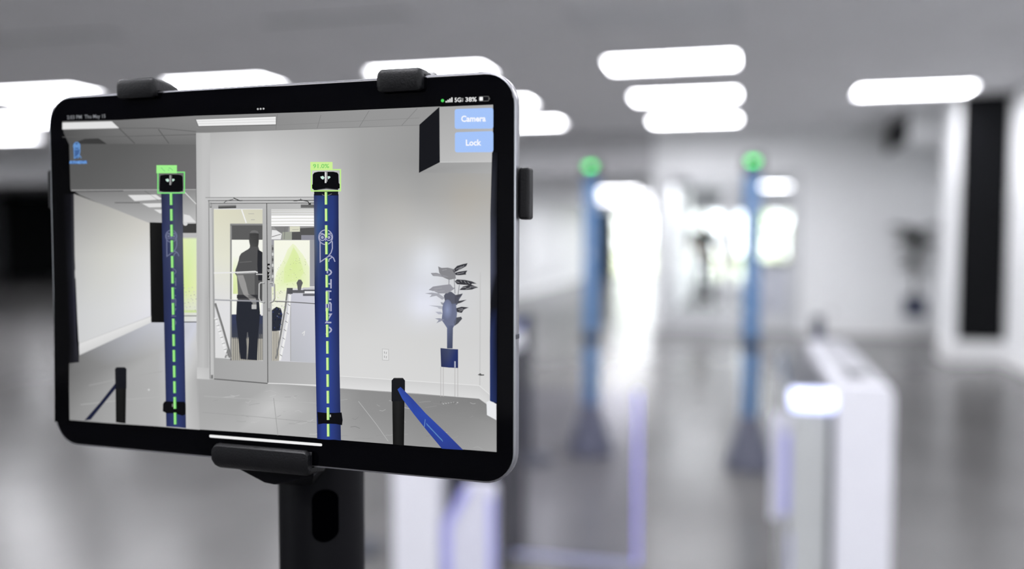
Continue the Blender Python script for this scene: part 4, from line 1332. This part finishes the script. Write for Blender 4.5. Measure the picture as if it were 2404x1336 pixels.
# ---- overlays drawn by the app and the system bar
def overlay(name, fn):
    c = Canvas()
    fn(c)
    return c.build(name, display)
BLUE = (164, 196, 250)
for (x0, y0, x1, y1, word, wx, wy, ww) in ((1068.5, 254.5, 1159, 303, 'Camera', 1083.5, 286, 58), (1069, 309, 1159, 358, 'Lock', 1094, 342, 37)):
    b = overlay('app_button', lambda c: (c.rrect(30, [(x0, y0 + 2), (x1, y0 - 1), (x1, y1 - 0.5), (x0, y1)], 6, BLUE), c.text(31, word, wx, wy, ww, 13.5, (250, 250, 255), 1.0, -0.015, 0.03)))
    b['label'] = 'light blue button reading ' + word
def left_status(c):
    c.text(30, '2:03 PM', 159, 280, 35, 8.2, (132, 134, 138), 1, -0.035, 0.012)
    c.text(30, 'Thu May 15', 200.5, 278.4, 49, 8.2, (132, 134, 138), 1, -0.035, 0.012)
overlay('status_text', left_status)
def right_status(c):
    c.disc(30, 1040, 236.6, 3.8, (80, 214, 96))
    for k in range(4):
        c.quad(30, 1047 + k * 4.4, 240 - 2.4 * (k + 1) - 0.4 * k, 1050.2 + k * 4.4, 241 - 0.2 * k, g(232))
    c.text(30, '5G', 1068, 240, 15.5, 10, g(236), 1, -0.02, 0.02)
    c.text(30, 'U', 1084.5, 234.6, 4, 4, g(210), 1, -0.02, 0.02)
    c.text(30, 'W', 1084.2, 239.6, 4.6, 4, g(210), 1, -0.02, 0.02)
    c.text(30, '38%', 1093, 239, 27, 10, g(236), 1, -0.02, 0.02)
    c.rrect(30, [(1125, 226.6), (1149, 226), (1149, 238), (1125, 238.4)], 3, g(110))
    c.rrect(31, [(1126.2, 227.8), (1147.8, 227.2), (1147.8, 236.8), (1126.2, 237.2)], 2, (14, 14, 18))
    c.rrect(32, [(1126.6, 228.2), (1134.6, 228), (1134.6, 236.6), (1126.6, 236.8)], 1.5, g(250))
    c.quad(30, 1149.6, 230, 1151, 234, g(110))
overlay('status_icons', right_status)
overlay('menu_dots', lambda c: [c.disc(30, x, y, 2.3, g(186)) for x, y in ((606.8, 256.4), (613.4, 256.0), (620.2, 255.6))])
overlay('home_bar', lambda c: c.rrect(30, [(493, 1020.0), (757.5, 1041.0), (757.5, 1047.4), (493, 1026.4)], 3.0, g(240)))
def app_logo(c):
    lb = (112, 162, 222)
    c.poly(28, [(174, 352), (174, 342), (177, 336), (182, 333), (187, 336), (190, 342), (190, 356), (189, 366), (186, 372), (176, 373)], (66, 98, 150))
    for pts, w, cl in emblem():
        c.line(29, [(182 + x * 7.6, 343 + y * 8.6) for x, y in pts], w * 9, lb, cl)
    c.rrect(28, [(165, 378), (206, 377), (206, 384.4), (165, 385)], 2, (66, 104, 164))
    for pts in word_strokes('ATHENA', 6.8, 5.4, 6):
        c.line(29, [(165.5 + x, 378.4 + y) for x, y in pts], 1.5, (120, 172, 236))
overlay('app_logo', app_logo)
def box_mark(x0, y0, x1, y1, lx0, ly0, lx1, ly1, cl, ll, word, wc):
    def fn(c):
        c.line(30, [(x0, y0), (x1, y0 - 0.5), (x1, y1), (x0, y1 + 0.5)], 3.0, cl, True)
        c.quad(31, lx0, ly0, lx1, ly1, ll)
        if word:
            c.text(32, word, lx0 + 6, ly1 - 4.5, lx1 - lx0 - 14, 9.5, wc, 1, -0.01, 0.015)
        else:
            for k, (px, py) in enumerate(((380, 394), (382, 396), (384.5, 399), (387, 401), (398, 394.5), (400.5, 394.5), (403, 396.5), (405.5, 399), (396.5, 399))):
                c.line(32, [(px, py), (px + 1.8, py + 1.3)], 1.1, (82, 152, 120))
    return overlay('detection_box', fn)
box_mark(372.5, 405, 434.5, 453, 369, 388, 417, 407, (128, 226, 128), (160, 240, 142), None, None)
box_mark(732.5, 399, 800.5, 448, 730, 380.5, 782, 399.5, (194, 240, 142), (204, 240, 150), '91.0%', (122, 206, 108))
def dashes(x0, y0, x1, y1, start, per, ln, n, w, cl):
    def fn(c):
        for i in range(n):
            a, b = start + per * i, start + per * i + ln
            xa, xb = x0 + (x1 - x0) * (a - y0) / (y1 - y0), x0 + (x1 - x0) * (b - y0) / (y1 - y0)
            c.line(29, [(xa + 1.1, a), (xb + 1.1, b)], w + 1.2, (72, 150, 84))
            c.line(30, [(xa, a), (xb, b)], w, cl)
    return overlay('dashed_line', fn)
dashes(402.6, 454, 412.5, 995, 454, 36.75, 27.5, 15, 5.0, (156, 234, 134))
dashes(766, 452, 771.5, 1026, 451, 38.85, 29.5, 15, 5.0, (206, 240, 152))

# mirrored PULL lettering on the real door sign
bm = bmn()
for i, chh in enumerate('PULL'):
    for stp in LET[chh]:
        vs, fs = stroke([(0.0675 - 0.03 * x, 1.585 - i * 0.055 - 0.042 * y) for x, y in stp], 0.007)
        vv = [bm.verts.new((x, 0.0125, z)) for x, z in vs]
        for f in fs:
            bm.faces.new([vv[k] for k in f])
obj('lettering', bm, M['trim'], sign)

# ------------------------------------------------------------------ tablet stand
PX, PY = -0.2172, 0.4350
stand = thing('tablet_stand', 'black pole stand whose grips hold the tablet on all four sides', 'tablet stand', (PX, PY, 0))
bm = bmn()
lathe(bm, [(0.16, 0.0), (0.163, 0.006), (0.155, 0.016), (0.03, 0.022)], seg=40)
obj('base_plate', bm, M['stand_black'], stand, smooth=True)
R = 0.0226
bm = bmn()
lathe(bm, [(R, 0.018), (R, 1.405), (R - 0.002, 1.408)], seg=48)
obj('pole', bm, M['stand_black'], stand, smooth=True)
bm = bmn()                                      # raised black oval on the pole, a recess's shade put into its colour
def slot_loop(w, h, z0, lift):
    pts = []
    for k in range(26):
        a = 2 * PI * (k + 0.5) / 26
        xx = w * math.cos(a) + 0.0112
        z = z0 + math.copysign(h - w, math.sin(a)) + w * math.sin(a)
        pts.append((xx, -math.sqrt((R + lift) ** 2 - xx * xx), z))
    return pts
rows = [slot_loop(0.0058, 0.0138, 1.3075, -0.0006), slot_loop(0.0058, 0.0138, 1.3075, 0.0003)]
ring = [[bm.verts.new(p) for p in row] for row in rows]
for i in range(26):
    bm.faces.new((ring[0][i], ring[0][(i + 1) % 26], ring[1][(i + 1) % 26], ring[1][i]))
for i in range(12):                              # face in strips that follow the curve of the pole
    bm.faces.new((ring[1][(i + 13 - 1) % 26 if False else 25 - i], ring[1][i], ring[1][i + 1], ring[1][24 - i]))
obj('slot', bm, M['slot_black'], stand, smooth=True)

SI = Matrix.Translation((-PX, -PY, 0)) @ TM     # tablet frame -> stand frame
def tpart(name, bm, m=None, smooth=False):
    bm.transform(SI)
    return obj(name, bm, m or M['black'], stand, smooth=smooth)
bm = bmn()                                      # plate behind the tablet and arms to the grips
box(bm, -0.05, 0.05, -0.045, 0.045, -0.016, -0.0085, 0.003)
tpart('holder_plate', bm, M['stand_black'])
for x0, x1 in ((-0.071, -0.060), (0.066, 0.078)):
    bm = bmn()
    box(bm, x0, x1, 0.02, 0.092, -0.0125, -0.0085, 0.001)
    tpart('holder_arm', bm, M['stand_black'])
bm = bmn()
box(bm, -0.128, 0.127, 0.033, 0.045, -0.0125, -0.0085, 0.001)
tpart('holder_arm', bm, M['stand_black'])
def hook(u0, u1, v0, v1, vt, name):
    """grip over the top edge: front lip, roof, rounded back"""
    prof = [(0.0042, v0 + 0.0012), (0.0036, v0), (0.0012, v0), (0.0008, v0 + 0.0008), (0.0008, vt + 0.0004), (-0.0066, vt + 0.0004), (-0.0068, vt - 0.006), (-0.0160, vt - 0.006), (-0.0164, vt + 0.0015), (-0.0150, vt + 0.0040), (-0.0110, v1 - 0.0010), (-0.004, v1), (0.0022, v1), (0.0038, v1 - 0.0012), (0.0043, v1 - 0.003)]
    bm = bmn()
    loops = []
    rr, hh = 0.0022, (v1 - v0) / 2
    ends = [rr * (1 - math.cos(math.radians(a))) for a in (12, 35, 60, 90)]
    for u, d in [(u0 + q, q) for q in ends] + [(u1 - q, q) for q in reversed(ends)]:
        k = 1 - (rr - math.sqrt(max(0, rr * rr - (rr - d) ** 2))) / hh
        cw, cv = -0.002, (v0 + v1) / 2
        loops.append([(u, cv + (v - cv) * (1 if vt - 0.007 < v < vt + 0.001 and w < 0.001 else k), cw + (w - cw) * (1 if w < -0.006 else 0.5 + 0.5 * k)) for w, v in prof])
    loft(bm, loops)
    o = tpart(name, bm, smooth=True)
    return o
hook(-0.0798, -0.0576, 0.0862, 0.0958, TH / 2 + 0.0008, 'top_grip')
hook(0.0620, 0.0837, 0.0827, 0.0927, TH / 2 + 0.0008, 'top_grip')
for s, ue, v0, v1 in ((1, TW / 2 + 0.0009, 0.0262, 0.0486), (-1, -TW / 2 - 0.0009, 0.0325, 0.0530)):
    bm = bmn()
    a, b = ue, ue + s * 0.0048
    box(bm, min(a, b), max(a, b), v0, v1, -0.0100, -0.0030, 0.0011)
    a, b = ue - s * 0.006, ue + s * 0.001
    box(bm, min(a, b), max(a, b), v0 + 0.002, v1 - 0.002, -0.0120, -0.0075, 0.0008)
    tpart('side_grip', bm)
# lip under the tablet
bm = bmn()
vb = -TH / 2 - 0.0009
u0, u1 = -0.0262, 0.0266
prof = [(0.0010, vb), (0.0010, -0.0820), (0.0018, -0.0812), (0.0034, -0.0812), (0.0046, -0.0822), (0.0050, -0.0850), (0.0048, -0.0900), (0.0038, -0.0922), (0.0015, -0.0934), (-0.0100, -0.0936), (-0.0110, -0.0920), (-0.0110, -0.0800), (-0.0072, -0.0800), (-0.0070, vb)]
loops = []
for u, k in ((u0, 0.62), (u0 + 0.0004, 0.75), (u0 + 0.0011, 0.88), (u0 + 0.0026, 1.0), (u1 - 0.0026, 1.0), (u1 - 0.0011, 0.88), (u1 - 0.0004, 0.75), (u1, 0.62)):
    loops.append([(u, (-0.0870 + (v + 0.0870) * k) if w > 0.0012 else v, w) for w, v in prof])
loft(bm, loops)
tpart('bottom_lip', bm, smooth=True)
# wedge that carries the lip on the pole
bm = bmn()
loft(bm, [[(-0.0150, -0.0930, -0.0015), (0.0258, -0.0930, -0.0015), (0.0258, -0.0942, -0.0015), (0.0035, -0.1005, -0.0030), (-0.0020, -0.1000, -0.0030), (-0.0150, -0.0942, -0.0015)],
          [(-0.0180, -0.0800, -0.0300), (0.0200, -0.0800, -0.0300), (0.0200, -0.0935, -0.0300), (0.0080, -0.1075, -0.0300), (-0.0060, -0.1075, -0.0300), (-0.0180, -0.0935, -0.0300)]])
tpart('support_wedge', bm, M['stand_black'])
bm = bmn()
box(bm, -0.016, 0.016, -0.075, -0.01, -0.040, -0.014, 0.004)
tpart('neck', bm, M['stand_black'])
